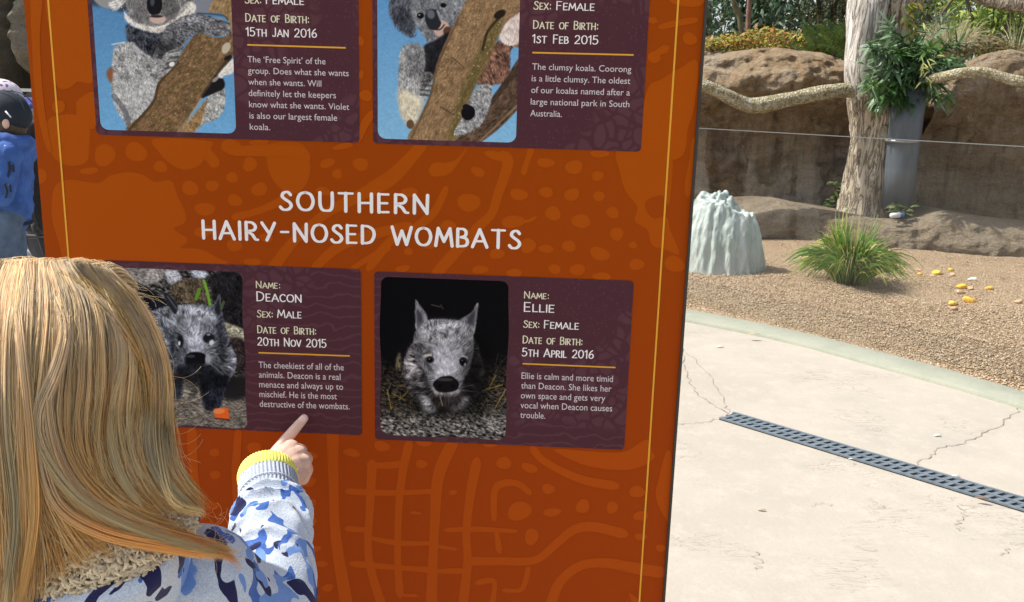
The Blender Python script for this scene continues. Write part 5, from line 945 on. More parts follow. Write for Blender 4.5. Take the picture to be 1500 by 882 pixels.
# ------------------------------------------------------------------ climbing tree
s = NT('dead_bark'); z3 = s.mapping((1, 1, .16)); cr = s.math('ABSOLUTE', s.math('SUBTRACT', s.noise(16, 5, .6, z3, 1.2), .5)); n1 = s.noise(9, 8, .7, s.mapping((1, 1, .3)))
c = s.ramp(n1, [(.3, (.27, .21, .145)), (.5, (.44, .365, .27)), (.68, (.58, .52, .43))]); c = s.mix(s.ramp(cr, [(.0, .9), (.05, 0.)]), c, (.06, .045, .03)); s.base(c, .9, .2)
s.bump(s.math('ADD', s.math('MULTIPLY', s.ramp(cr, [(0, 0.), (.08, 1.)]), .8), s.math('MULTIPLY', s.noise(50, 6), .5)), .8, .02); m_bark = s.m
s = NT('bleached_bark'); z3 = s.mapping((1, 1, .13)); cr = s.math('ABSOLUTE', s.math('SUBTRACT', s.noise(13, 5, .6, z3, 1.2), .5)); n1 = s.noise(8, 8, .7, s.mapping((1, 1, .3)))
c = s.ramp(n1, [(.3, (.34, .30, .25)), (.55, (.55, .51, .46)), (.7, (.68, .65, .60))]); c = s.mix(s.ramp(cr, [(.0, .9), (.04, 0.)]), c, (.10, .08, .06)); s.base(c, .85, .2)
s.bump(s.math('ADD', s.math('MULTIPLY', s.ramp(cr, [(0, 0.), (.06, 1.)]), .8), s.math('MULTIPLY', s.noise(50, 6), .4)), .7, .02); m_bleach = s.m
s = NT('lichen_bark'); fl = s.vor(38, 'DISTANCE_TO_EDGE', s.mapping((1, .6, 1))); c = s.ramp(s.noise(20, 8, .8), [(.34, (.13, .10, .05)), (.46, (.34, .29, .17)), (.56, (.52, .48, .35)), (.68, (.72, .70, .60))]); c = s.mix(s.ramp(fl, [(0, .7), (.09, 0.)]), c, (.10, .08, .04)); s.base(c, .9, .2); s.bump(s.math('ADD', s.noise(34, 8, .8), s.math('MULTIPLY', fl, 1.5)), .9, .02); m_lichen = s.m
TY = 8.98
def bark_tube(name, pts, mat_, parent, n=28, amp=.10, sub=8, freq=2.5):
    """pts: (px, py, Y, radius in px)"""
    q = cat(np.array([[*atY(a, b, Y), r*np.linalg.norm(atY(a, b, Y)-CAM)/F] for a, b, Y, r in pts]), sub); P_, rr = q[:, :3], np.maximum(q[:, 3], .004); v, f = tube(P_, rr, n); V = v.reshape(len(P_), n, 3)
    for i in range(len(P_)):
        for j in range(n):
            a = 2*math.pi*j/n; w = mnoise.fractal(Vector((math.cos(a)*1.5, math.sin(a)*1.5, P_[i][2]*freq+P_[i][0]*freq)), 1., 2., 4); w2 = mnoise.ridged_multi_fractal(Vector((math.cos(a)*2.4, math.sin(a)*2.4, P_[i][2]*.9+P_[i][0]*.9)), 1., 2., 3, 1., 2.)-1.
            V[i, j] = P_[i]+(V[i, j]-P_[i])*(1+amp*w*1.6+amp*.7*w2)
    return link(name, mesh(V.reshape(-1, 3), f), mat_, parent)
tb = atY(1270, 325, TY)
tree = empty('climbing_tree', (tb[0], tb[1], 0), 'bare forked climbing tree with pale bark standing in the enclosure', 'tree')
bark_tube('trunk', [(1266, 362, TY, 52), (1266, 334, TY, 42), (1267, 312, TY, 37), (1269, 280, TY, 33), (1275, 245, TY, 32), (1283, 210, TY, 33), (1286, 180, TY, 33), (1283, 150, TY, 33), (1283, 125, TY, 32), (1287, 105, TY, 26), (1290, 92, TY, 14)], m_bark, tree, 40, .10, 10)
bark_tube('bleached_limb', [(1272, 150, TY-.04, 19), (1268, 125, TY-.06, 23), (1265, 105, TY-.07, 24), (1264, 80, TY-.07, 23), (1267, 50, TY-.05, 24), (1270, 20, TY-.03, 25), (1272, -10, TY, 25), (1270, -60, TY+.05, 24), (1262, -150, TY+.1, 20)], m_bleach, tree, 32, .09)
bark_tube('dark_limb', [(1295, 160, TY, 20), (1300, 120, TY+.02, 26), (1304, 90, TY+.04, 24), (1310, 50, TY+.06, 23), (1314, 20, TY+.06, 24), (1320, -5, TY+.06, 25), (1330, -60, TY+.05, 25), (1345, -160, TY, 20)], m_bark, tree, 32, .11)
bark_tube('branch', [(1275, 131, TY-.03, 9), (1240, 132, TY-.10, 9.5), (1200, 137, TY-.15, 10), (1150, 147, TY-.2, 9.5), (1115, 154, TY-.25, 10.5), (1092, 153, TY-.25, 10), (1065, 141, TY-.3, 9), (1045, 131, TY-.3, 9), (1022, 124, TY-.3, 9), (960, 118, TY-.3, 8), (860, 140, TY-.2, 6)], m_lichen, tree, 20, .09, 8, 4)
bark_tube('branch', [(1310, 128, TY+.02, 8), (1345, 120, TY-.4, 7), (1378, 114, TY-.72, 6.5), (1405, 108, TY-.85, 6.5), (1440, 106, TY-.9, 6.5), (1470, 114, TY-.95, 6.5), (1505, 121, TY-1., 6.5), (1600, 128, TY-1., 5.5), (1720, 120, TY-1., 4)], m_lichen, tree, 18, .08, 8, 4)
bark_tube('branch', [(1330, -60, TY+.03, 16), (1370, -30, TY-.1, 12), (1420, -14, TY-.3, 10), (1455, -2, TY-.4, 10), (1495, 7, TY-.5, 9), (1540, 12, TY-.5, 8), (1640, 0, TY-.5, 6)], m_bark, tree, 18, .10, 8, 4)

# ------------------------------------------------------------------ grey browse pipe with eucalyptus in it
pt, pb = atY(1333, 128, TY-.34), atY(1313, 305, TY-.30); rp = 21.5*np.linalg.norm(pt-CAM)/F; rb = 20*np.linalg.norm(pb-CAM)/F
s = NT('grey_pvc'); s.base(s.ramp(s.noise(5, 6, .6, s.mapping((4, 4, .6))), [(.3, (.075, .09, .108)), (.7, (.105, .122, .142))]), .42, .45); m_pvc = s.m
pipe = empty('browse_pipe', (pb[0], pb[1], pb[2]), 'grey plastic pipe strapped beside the climbing tree trunk holding leafy branches', 'pipe')
ax = nrm(pt-pb); t_out, _ = tube([pb, pb+(pt-pb)*.33, pb+(pt-pb)*.66, pt, pt-ax*.004, pb+ax*.01], [rb, rb, (rb+rp)/2, rp, rp*.93, rb*.93], 40, False)
K6 = 6; mb = MB(); mb.add(t_out, [(i*40+j, i*40+(j+1) % 40, ((i+1) % K6)*40+(j+1) % 40, ((i+1) % K6)*40+j) for i in range(K6) for j in range(40)]); mb.build('pipe_tube', m_pvc, pipe)
mb = MB(); c0 = atY(1322, 206, TY-.33); mb.tube([c0-ax*.012, c0+ax*.012], rp*1.02, 32); lk = atY(1290, 206, TY); mb.box((c0+lk)/2, (.20, .03, .022)); mb.build('pipe_strap', simple('strap_metal', (.3, .31, .32), .4, .1, metal=.6), pipe)
m_euc = toned('gum_leaves', .45, .18, .45, .12, 40)
def leaf(mb, base, d, nrmv, ln, wd, col, bend=.25, seg=4, shape='lance'):
    d = nrm(d); sd = nrm(np.cross(d, nrmv)); up = np.cross(sd, d); V = []; p = np.array(base, float); 
    for i in range(seg+1):
        t = i/seg; w = wd*(math.sin(math.pi*min(1, t*.9+.08))**.8 if shape == 'lance' else (1-t)**.7); q = p+d*ln*t-up*0+np.array((0, 0, -1))*bend*ln*t*t
        V += [q-sd*w/2+up*w*.12, q+sd*w/2+up*w*.12]
    mb.add(V, [(2*i, 2*i+1, 2*i+3, 2*i+2) for i in range(seg)], col)
bunch = empty('eucalyptus_bunch', pt, 'dense bunch of dark green eucalyptus branches stuffed in the grey pipe', 'branches')
mb = MB(); st = MB()
for i in range(64):
    tx, ty = (R.gauss(1334, 42), R.gauss(94, 33)); tx = min(1404, max(1266, tx)); ty = min(146, max(28, ty)); e = atY(tx, ty, TY-.45-R.uniform(-.22, .20)); b = pt-ax*R.uniform(.0, .05)+np.array((R.uniform(-.05, .05), R.uniform(-.05, .05), 0)); m_ = (b+e)/2+np.array((0, 0, R.uniform(.0, .14)))
    c = cat([b, m_, e], 8); st.tube(c, np.linspace(.006, .002, len(c)), 5, (.30, .30, .10))
    cl = np.array(R.choice([(.05, .12, .03), (.075, .155, .05), (.11, .19, .10), (.04, .09, .025), (.14, .21, .12), (.09, .18, .04)]))
    for k in range(4, len(c)):
        for _ in range(3):
            d = nrm(np.array((R.gauss(0, 1), R.gauss(-.3, .8), R.gauss(-.1, .7)))+.7*nrm(c[k]-c[k-1])); leaf(mb, c[k], d, nrm((R.gauss(0, .4), -.5+R.gauss(0, .4), 1)), R.uniform(.07, .18), R.uniform(.016, .034), cl*R.uniform(.8, 1.5), R.uniform(.05, .32))
for k in range(26): tx, ty = R.uniform(1348, 1374), R.uniform(78, 122); leaf(mb, atY(tx, ty, TY-.72), (R.gauss(0, .5), -.3, R.uniform(-1, .3)), (0, -1, .3), .07, .012, (.46, .48, .16))
mb.build('gum_foliage', m_euc, bunch, False, True); st.build('stems', simple('gum_stem', (.22, .24, .08), .7), bunch)
# ivy-like yellow sprig up the dark limb
iv = MB()
for k in range(70): tx, ty = R.gauss(1336, 4), R.uniform(2, 60); leaf(iv, atY(tx, ty, TY-.24), (R.gauss(0, 1), -.5, R.gauss(-.3, .8)), (0, -1, .5), R.uniform(.04, .08), .03, np.array(R.choice([(.22, .22, .03), (.09, .16, .03), (.30, .24, .04)]))*R.uniform(.8, 1.2))
tag(iv.build('climbing_vine', m_euc, None, False, True), 'yellowing vine leaves growing up beside the dark tree limb', 'vine')

# ------------------------------------------------------------------ grass tussocks
m_blade = toned('grass_blade', .55, .25, .3, .15, 30)
def tussock(name, base, hgt, spread, n, pal, label, cat_='tussock', droop=1.0, w=.009, lean=(0, 0)):
    mb = MB(); base = np.array(base, float)
    for i in range(n):
        a = R.uniform(0, 6.283); u = R.random()**.6; r0 = spread*.28*R.random(); b = base+np.array((math.cos(a)*r0, math.sin(a)*r0, 0)); l = hgt*R.uniform(.6, 1.15); out = spread*u*R.uniform(.6, 1.3); K_ = 7; P_ = []
        for k in range(K_):
            t = k/(K_-1); P_.append(b+np.array((math.cos(a)*out*t**1.25+lean[0]*t, math.sin(a)*out*t**1.25+lean[1]*t, l*(t-.62*droop*u*t**2.6))))
        P_ = np.array(P_); sw = R.gauss(0, .10)*l; P_[:, 0] += sw*np.linspace(0, 1, K_)**2*math.sin(a+1.57); P_[:, 1] += sw*np.linspace(0, 1, K_)**2*math.cos(a+.3); tg = np.gradient(P_, axis=0); sd = np.cross(tg, (math.cos(a+1.3), math.sin(a+1.3), .3)); sd /= np.linalg.norm(sd, axis=1)[:, None]+1e-9; ww = (w*R.uniform(.6, 1.2)*np.array([.7, 1, 1, .9, .75, .5, .12]))[:, None]/2
        V = np.empty((2*K_, 3)); V[0::2] = P_-sd*ww; V[1::2] = P_+sd*ww; c0 = np.array(pal[R.randrange(len(pal))])*R.uniform(.75, 1.25); mb.add(V, [(2*k, 2*k+1, 2*k+3, 2*k+2) for k in range(K_-1)], c0)
    return tag(mb.build(name, m_blade, None, True, True), label, cat_)
green = [(.14, .27, .04), (.18, .33, .05), (.11, .22, .035), (.24, .37, .07), (.30, .40, .09), (.52, .50, .10), (.68, .58, .28), (.20, .32, .07)]
tussock('grass_tussock', gnd(1252, 430)+np.array((0, .14, .03)), .55, .36, 1250, green, 'bushy green grass tussock with yellow blades on the gravel before the tree', droop=1.35, w=.014)
straw = [(.52, .47, .30), (.62, .58, .42), (.44, .38, .24), (.36, .36, .18)]
gb_ = atY(1392, 84, 9.85); tussock('grass_tussock', gb_+np.array((0, 0, -.1)), .66, .42, 420, straw, 'pale straw coloured ornamental grass growing on top of the rocks', droop=1.15, w=.008)
g2_ = atY(1488, 80, 9.8); tussock('grass_tussock', g2_+np.array((0, 0, -.05)), .50, .25, 60, straw, 'thin dry grass clump on the rock top at the far right', droop=.9, w=.008)

# ------------------------------------------------------------------ plants on top of the rocks
m_leaf = toned('shrub_leaves', .5, .22, .35, .15, 30)
def mass(name, spans, Y, n, size, pal, label, cat_, depth=.5, z_j=.03):
    """low leafy cover: spans = (px, py_top, py_bottom)"""
    mb = MB(); px = [q[0] for q in spans]
    for i in range(n):
        x = R.uniform(px[0], px[-1]); a = np.interp(x, px, [q[1] for q in spans]); b = np.interp(x, px, [q[2] for q in spans]); y = a+(b-a)*R.random()**.8+R.gauss(0, 3); p_ = atY(x, y, Y+R.uniform(-depth/2, depth/2)); leaf(mb, p_, (R.gauss(0, 1), R.gauss(-.3, .7), R.gauss(.5, .7)), (R.gauss(0, .5), -.6, 1), size*R.uniform(.6, 1.4), size*R.uniform(.35, .6), np.array(pal[R.randrange(len(pal))])*R.uniform(.65, 1.35), R.uniform(-.1, .3), 2)
    return tag(mb.build(name, m_leaf, None, False, True), label, cat_)
mass('ground_cover', [(1028, 62, 74), (1060, 56, 72), (1090, 50, 72), (1110, 44, 72), (1135, 44, 73), (1160, 50, 74), (1180, 52, 78), (1200, 60, 82)], 10.2, 1900, .055, [(.36, .30, .04), (.30, .27, .035), (.24, .24, .03), (.38, .20, .03), (.34, .12, .03), (.17, .20, .035)], 'yellow and orange low shrub along the rock wall top', 'shrub')
mass('ground_cover', [(1400, 64, 80), (1430, 52, 74), (1455, 56, 76), (1480, 66, 82), (1510, 70, 84), (1580, 66, 84)], 9.75, 1300, .045, [(.17, .11, .035), (.22, .14, .05), (.12, .11, .03), (.20, .19, .06)], 'brownish low shrub behind the grey rock top', 'shrub', .4)
fe = MB()
for i in range(64):
    b = atY(R.uniform(1185, 1262), R.uniform(66, 84), 10.05+R.uniform(-.25, .25)); a = R.uniform(.35, 2.8); l = R.uniform(.28, .5); c0 = np.array(R.choice([(.12, .17, .03), (.17, .21, .035), (.08, .13, .025), (.06, .11, .02)])); pr = None
    for k in range(1, 13):
        t = k/12; p_ = b+np.array((math.cos(a)*l*t*.8, R.uniform(-.01, .01)-.2*l*t, math.sin(a)*l*t-.25*l*t*t)); 
        for sg in (-1, 1): leaf(fe, p_, np.array((-math.sin(a)*sg, -.25, math.cos(a)*sg))+.4*np.array((math.cos(a), 0, math.sin(a))), (0, -1, .4), .085*(1-t*.75)+.012, .020, c0*R.uniform(.75, 1.25), .1, 2)
tag(fe.build('fern', m_leaf, None, False, True), 'green and yellow fern fronds on the rock top left of the tree', 'fern')
def weed(px, py, Y, n, h, label):
    mb = MB(); b = atY(px, py, Y)
    for i in range(n): a = R.uniform(0, 6.28); p_ = b+np.array((R.gauss(0, .05), R.gauss(0, .03), R.uniform(0, h))); leaf(mb, p_, (math.cos(a), -.5+.5*math.sin(a), R.uniform(-.1, .7)), (0, -.6, 1), R.uniform(.06, .13), R.uniform(.025, .05), np.array(R.choice([(.07, .11, .03), (.10, .14, .05), (.05, .09, .025), (.16, .16, .08)])), .3, 3)
    for k in range(5): q = b+np.array((R.gauss(0, .06), R.gauss(0, .03), h*R.uniform(.8, 1.6))); mb.tube([b, (b+q)/2+np.array((R.gauss(0, .02), 0, 0)), q], [.004, .003, .002], 4, (.10, .12, .04))
    return tag(mb.build('weed', m_leaf, None, False, True), label, 'weed')
weed(1222, 304, 9.2, 34, .28, 'leafy green weed at the rock wall foot left of the tree trunk'); weed(1319, 314, 8.5, 26, .08, 'low green weed below the end of the grey pipe'); weed(1344, 296, 8.9, 8, .06, 'small pale leafed weed just right of the grey pipe')

# ------------------------------------------------------------------ trees and bushes beyond the rocks
m_crown = toned('tree_foliage', .5, .28, .35, .15, 20)
def crown(mb, c, r, n, size, pal, holes=.35, seed=0):
    """leaf sprays gathered in uneven clumps"""
    c = np.array(c); cl = [(c+np.array((R.gauss(0, .5), R.gauss(0, .4), R.gauss(0, .5)))*np.array(r), R.uniform(.16, .34)) for _ in range(26)]
    for i in range(n):
        q, k = cl[R.randrange(len(cl))]; p_ = q+NR.normal(0, 1, 3)*k*np.mean(r)*.62; 
        if mnoise.noise(Vector(p_)*1.6+Vector((seed, 0, 0))) < -holes: continue
        tone_ = .75+.5*mnoise.noise(Vector(p_)*1.1+Vector((0, seed, 0))); leaf(mb, p_, NR.normal(0, 1, 3)+np.array((0, -.1, -.2)), NR.normal(0, .6, 3)+np.array((0, -.3, 1)), size*R.uniform(.6, 1.4), size*R.uniform(.3, .5), np.array(pal[R.randrange(len(pal))])*max(.35, tone_)*R.uniform(.8, 1.2), .2, 2)
def btree(px, Y, zc, r, n, size, pal, label, cat_, group, trunk=(.09, (.10, .075, .05)), tilt=0., seed=0, mats=None):
    x = atY(px, 60, Y)[0]; o = empty('bush' if cat_ == 'bush' else 'background_tree', (x, Y, 0), label, cat_, group); mb = MB(); crown(mb, (x, Y, zc), r, n, size, pal, seed=seed); mb.build('crown', m_crown, o, False, True)
    tk = MB(); top = np.array((x+tilt, Y, zc+r[2]*.5)); p_ = cat([(x, Y, -.05), (x+tilt*.3+.05, Y, zc*.45), top], 6); tk.tube(p_, np.linspace(trunk[0], trunk[0]*.35, len(p_)), 9)
    for k in range(3): a = R.uniform(0, 6.28); e = np.array((x+math.cos(a)*r[0]*.7, Y+math.sin(a)*r[1]*.7, zc+R.uniform(-.3, .6)*r[2])); tk.tube(cat([p_[len(p_)//2+k % 3], (p_[-1]+e)/2, e], 5), np.linspace(trunk[0]*.4, trunk[0]*.12, 11), 6)
    tk.build('trunk', simple('trunk_bark', trunk[1], .9, .3, 12, .5, 60), o); return o
dk = [(.08, .155, .07), (.10, .19, .085), (.14, .23, .13), (.06, .115, .05), (.20, .27, .18)]
ol = [(.16, .18, .08), (.22, .21, .10), (.12, .15, .07), (.28, .25, .14)]
li = [(.25, .36, .05), (.32, .42, .06), (.19, .30, .05), (.38, .46, .08), (.16, .24, .06)]
G1 = 'trees behind the rock wall'
btree(1020, 14.0, 2.7, (1.5, 1.0, 1.7), 5200, .11, dk, 'dark green leafy tree beside the top right edge of the sign', 'tree', G1, seed=1)
btree(1130, 15.5, 2.8, (1.5, 1.0, 1.8), 4600, .11, dk, 'dark green tree behind the yellow low shrub', 'tree', G1, seed=4)
btree(1215, 14.8, 2.7, (1.1, .9, 1.6), 4200, .10, ol, 'olive brown leaved tree behind the fern', 'tree', G1, seed=7)
btree(1345, 16.0, 2.9, (1.4, 1.0, 1.8), 4200, .11, ol+dk[:2], 'muted green tree behind the pale ornamental grass', 'tree', G1, seed=12)
btree(1452, 12.2, 2.5, (1.1, .7, 1.2), 5200, .085, li, 'bright lime green bush behind the rock top', 'bush', G1, seed=15)
btree(1575, 12.8, 2.5, (1.4, .9, 1.6), 4200, .10, li+dk[:2], 'yellow green bush at the right edge beyond the rocks', 'bush', G1, seed=19)
btree(880, 14.5, 2.8, (1.6, 1.1, 1.8), 2500, .13, dk, 'dark tree standing beyond the rocks hidden behind the sign', 'tree', G1, seed=29)
def thin_tree(pts, rads, col, label):
    p_ = cat([atY(*q) for q in pts], 8); o = MB(); o.tube(p_, np.interp(np.linspace(0, 1, len(p_)), np.linspace(0, 1, len(rads)), rads), 10); tag(o.build('bare_trunk', simple('thin_trunk_bark', col, .9, .35, 10, .6, 50)), label, 'tree')
thin_tree([(1099, 120, 11.6), (1097, 60, 11.6), (1096, 30, 11.6), (1098, 0, 11.6), (1102, -60, 11.6)], [.035, .032, .03, .03, .028], (.17, .095, .065), 'slim reddish straight trunk behind the yellow shrub')
thin_tree([(1096, 75, 11.9), (1086, 42, 11.9), (1083, 22, 11.9), (1076, 8, 11.9), (1068, -25, 11.9)], [.034, .034, .036, .034, .03], (.10, .09, .045), 'slim dark leaning trunk crossing behind the yellow shrub')
# far-off wood closing the view
mb = MB()
for i in range(19000):
    x = R.uniform(-16, 26); y = 22+R.uniform(0, 5); z = R.uniform(-.0, 1)*(4.8+1.3*mnoise.noise(Vector((x*.35, 2, 0)))); t_ = .7+.6*mnoise.noise(Vector((x*.6, z*.7, 4))); leaf(mb, (x, y, z), NR.normal(0, 1, 3), NR.normal(0, .7, 3)+np.array((0, -.5, 1)), .34*R.uniform(.6, 1.3), .17, np.array(R.choice(dk+ol[:2]))*max(.4, t_), .2, 2)
tag(mb.build('far_wood', m_crown, None, False, True), 'far mass of green woodland closing the view behind everything', 'woodland', kind='stuff')

# ------------------------------------------------------------------ vegetable scraps and leaves lying about
def gz(x, y):
    t0 = (y-np.interp(x, kt[:, 0], kt[:, 1]))/(13.5-np.interp(x, kt[:, 0], kt[:, 1])); return .012+.035*min(1, max(0, t0)*6)*(1+mnoise.noise(Vector((x*1.3, y*1.3, 0)))*.9)
mats_ = {k: simple(k+'_food', c, .5, .15, 60) for k, c in (('orange', (.78, .44, .04)), ('yellow', (.78, .52, .06)), ('cream', (.75, .70, .55)), ('carrot', (.52, .31, .18)), ('pale', (.62, .60, .50)))}
def scrap(px, py, col, r, label, kind='wedge', cat_='food scrap'):
    p_ = gnd(px, py, .05); p_[2] = gz(p_[0], p_[1]); mb = MB(); a = R.uniform(0, 6.28)
    v, f = sphere((0, 0, 0), (r*1.15, r*.85, r*.75), 10, 7); v = v+np.array([[.18*r*mnoise.noise(Vector(q)/r*.9+Vector((px, 0, i_))) for i_ in range(3)] for q in v])
    if kind == 'wedge': v[:, 2] = np.minimum(v[:, 2], r*.35+v[:, 0]*.4)
    v = v@np.array([[math.cos(a), math.sin(a), 0], [-math.sin(a), math.cos(a), 0], [0, 0, 1]]); v[:, 2] *= .9; mb.add(v+p_+np.array((0, 0, r*.45)), f)
    return tag(mb.build('food_scrap', mats_[col], None, kind != 'wedge'), label, cat_, 'vegetable scraps on the gravel')
for args in ((1372, 399, 'yellow', .034, 'yellow food scrap leftmost of the larger bright scraps on the gravel'), (1393, 394, 'yellow', .026, 'yellow food scrap farthest back on the gravel'), (1424, 409, 'cream', .030, 'cream and yellow wedge between the other scraps'), (1347, 402, 'orange', .022, 'small orange scrap just left of the bright yellow one'), (1365, 405, 'carrot', .022, 'dull pinkish carrot scrap under the leftmost yellow wedge'), (1379, 398, 'carrot', .018, 'tiny pinkish scrap touching the leftmost yellow wedge'), (1395, 401, 'carrot', .026, 'dull carrot scrap below the farthest yellow one'), (1345, 393, 'carrot', .020, 'pale pink scrap nearest to the grass tussock'),
             (1408, 423, 'orange', .034, 'orange round scrap just above the dull carrot piece'), (1407, 430, 'carrot', .030, 'dull carrot scrap beneath the orange round scrap'), (1421, 425, 'carrot', .024, 'reddish carrot scrap right of the orange round scrap'), (1448, 425, 'orange', .024, 'bright orange scrap set apart at the right'), (1420, 443, 'orange', .040, 'largest bright orange scrap on the gravel'), (1396, 446, 'yellow', .032, 'yellow scrap nearest the kerb left of the largest orange one'), (1397, 453, 'carrot', .024, 'pinkish scrap under the nearest yellow scrap'), (1491, 448, 'carrot', .026, 'pinkish carrot scrap close to the right edge of the gravel')): scrap(*args)
m_dry = {k: simple(k+'_leaf', c, .7, .25, 60) for k, c in (('tan', (.46, .36, .22)), ('pale', (.66, .64, .55)), ('brown', (.20, .11, .05)), ('green', (.12, .17, .05)))}
def dry(px, py, col, l, label, z=None):
    p_ = gnd(px, py, .05 if z is None else z); 
    if z is None: p_[2] = gz(p_[0], p_[1])+.008
    mb = MB(); a = R.uniform(-.6, .6); l *= .62; leaf(mb, p_+np.array((0, 0, .003)), (math.cos(a), math.sin(a), .12), (0, 0, 1), l, l*.36, None, .05, 5); o = mb.build('fallen_leaf', m_dry[col]); so = o.modifiers.new('t', 'SOLIDIFY'); so.thickness = .0015; return tag(o, label, 'leaf', 'dry leaves lying about')
for args in ((1358, 452, 'green', .075, 'curled greenish pale leaf on the gravel left of the yellow scrap'), (1351, 444, 'pale', .05, 'small pale leaf on the gravel behind the curled greenish one'), (1490, 391, 'tan', .09, 'tan leaf at the back right of the gravel'), (1466, 408, 'brown', .08, 'dark broken leaf cluster on the gravel far right'), (1412, 474, 'pale', .05, 'pale leaf on the gravel near the kerb right side'), (1455, 467, 'tan', .06, 'tan leaf on the gravel close to the right edge')): dry(*args)
for args in ((1095, 491, 'tan', .10, 'tan leaf lying on the kerb edge', .03), (1050, 509, 'pale', .07, 'pale curled leaf on the pavement close to the kerb', .002), (1368, 639, 'pale', .055, 'white leaf on the pavement behind the drain grate', .002), (1394, 698, 'pale', .05, 'white leaf lying against the drain grate edge', .002), (1428, 730, 'brown', .07, 'brown leaf lying on the drain grate', .017), (1109, 747, 'tan', .045, 'small tan leaf alone on the open pavement', .002), (1243, 673, 'pale', .03, 'tiny white petal lying on the drain grate', .017)): dry(*args[:4], args[4], args[5])
# small white and blue bottle lying under the pipe
bt = MB(); b0 = atY(1304, 316, 8.36); b1 = atY(1318, 315, 8.36); bt.tube([b0, b0+(b1-b0)*.1, b1], [.018, .024, .024], 12); o = bt.build('bottle', simple('white_plastic', (.6, .62, .64), .4, .1)); tag(o, 'small white and blue bottle lying under the grey pipe', 'bottle')
bc = MB(); bc.tube([b1, b1+(b1-b0)*.45], [.02, .016], 12); bc.build('blue_cap', simple('blue_plastic', (.03, .10, .40), .4, .1), o)
# ------------------------------------------------------------------ left of the sign: rock, second barrier, boy, helper with hat, pushchair
def cave_sheet():
    x0, x1 = xat(-260, 8.2), xat(150, 8.2); nx, nz = 170, 150; zt = atY(0, -230, 8.2)[2]; cx = xat(44, 8.2); V = []
    for i in range(nx):
        x = x0+(x1-x0)*i/(nx-1)
        for j in range(nz):
            z = -.05+(zt+.05)*j/(nz-1); q = Vector((x, 8.2, z)); b = .42*mnoise.fractal(q*1.1+Vector((4, 0, 2)), 1., 2., 3)+.20*mnoise.ridged_multi_fractal(q*1.5+Vector((14, 3, 0)), 1., 2., 3, 1., 2.)+.05*mnoise.fractal(q*9, 1., 2., 3)
            # boulders stacked: creases where blocks meet
            cell = mnoise.voronoi(Vector((x*1.15+.35*mnoise.noise(q*2), z*1.6+.3*mnoise.noise(q*2+Vector((5, 0, 0))), .4)))[0]; b -= .30*max(0, 1-(cell[1]-cell[0])*4.5)
            e = ((x-cx)/.135)**2+((z-1.55)/.62)**2; hole = 1.3*max(0., min(1, (1.25-e)*2.2)); V.append((x, 8.2-b+hole, z))
    me = mesh(V, np.array([(i*nz+j, (i+1)*nz+j, (i+1)*nz+j+1, i*nz+j+1) for i in range(nx-1) for j in range(nz-1)])); return tag(link('boulder_cliff', me, m_boul), 'tall pale boulder rock face with dark crevice left of the sign', 'rock wall')
cave_sheet()
dark_slab = MB(); dark_slab.box((xat(40, 9), 9.6, 1.6), (2.2, .3, 4.2)); tag(dark_slab.build('crevice_light_block', m_rock, None, False), 'added rock slab keeping the crevice left of the sign dark', 'rock wall')  # slab added behind the crevice to keep its inside dark
q0, q1 = np.array((xat(-420, 7.3), 7.3, 0)), np.array((xat(210, 7.3), 7.3, 0)); zt = atY(30, 133, 7.3)[2]
bl = empty('glass_barrier', ((q0+q1)/2), 'low glass barrier in front of the pale boulder rock face', 'barrier'); Lq = q1[0]-q0[0]
mb = MB(); mb.box(((q0[0]+q1[0])/2, 7.3, (zt+.02)/2), (Lq, .010, zt-.03), None); mb.build('glass_pane', m_glass, bl, False)
mb = MB(); mb.box(((q0[0]+q1[0])/2, 7.3, zt+.006), (Lq, .026, .024), None); mb.build('top_rail', simple('pale_rail', (.50, .50, .48), .4, .08), bl, False)
mb = MB(); mb.box(((q0[0]+q1[0])/2, 7.45, .045), (Lq, .5, .09), None); tag(mb.build('kerb_block', m_kerb, None, False), 'low tan kerb block under the glass barrier behind the boy', 'kerb')

def garment(mb, vox, mat_, name, parent, it=3, wr=.006):
    me = remesh(mb, vox, it); c0 = co(me).copy(); n0 = normals(me).copy(); d = np.array([wr*mnoise.fractal(Vector(p)*12, 1., 2., 3) for p in c0]); setco(me, c0+n0*d[:, None]); return link(name, me, mat_, parent)
m_skin2 = simple('skin', (.62, .40, .31), .55, .06, 40); m_blue = simple('blue_hoodie_cotton', (.036, .10, .33), .9, .3, 14, .3, 300); m_jean = simple('blue_denim', (.075, .115, .185), .9, .3, 18, .3, 400); m_navy = simple('navy_cap_cloth', (.010, .016, .028), .85, .2, 60)
BY = 4.4; B0 = atY(2, 300, BY); bz = lambda py: atY(2, py, BY)[2]; bx = lambda px: atY(px, 250, BY)[0]; K_ = lambda px, py, dy=0.: atY(px, py, BY+dy)
boy = empty('person', (B0[0], BY, 0), 'boy in dark cap and bright blue hooded top standing left of the sign', 'person')
b = MB(); hc = K_(3, 172); b.add(*sphere(hc, (.098, .078, .105), 20, 14)); b.add(*sphere(hc+np.array((-.03, 0, -.05)), (.07, .06, .07))); b.add(*sphere(hc+np.array((-.102, 0, -.022)), (.016, .012, .015))); b.add(*sphere(K_(8.5, 181, -.078), (.018, .010, .026)))
limb(b, [hc+np.array((.01, 0, -.06)), K_(8, 232)], [.048, .052]); limb(b, [K_(8, 235), K_(5, 320)], [.09, .09])
for dy in (-.065, .065):
    limb(b, [K_(5, 330, dy), np.array((K_(5, 330)[0]-.02, BY+dy, .30)), np.array((K_(5, 330)[0], BY+dy, .09))], [.06, .045, .03]); limb(b, [np.array((K_(5, 330)[0], BY+dy, .07)), np.array((K_(5, 330)[0]-.12, BY+dy, .04))], [.03, .025])
hb = K_(-58, 262, -.14)
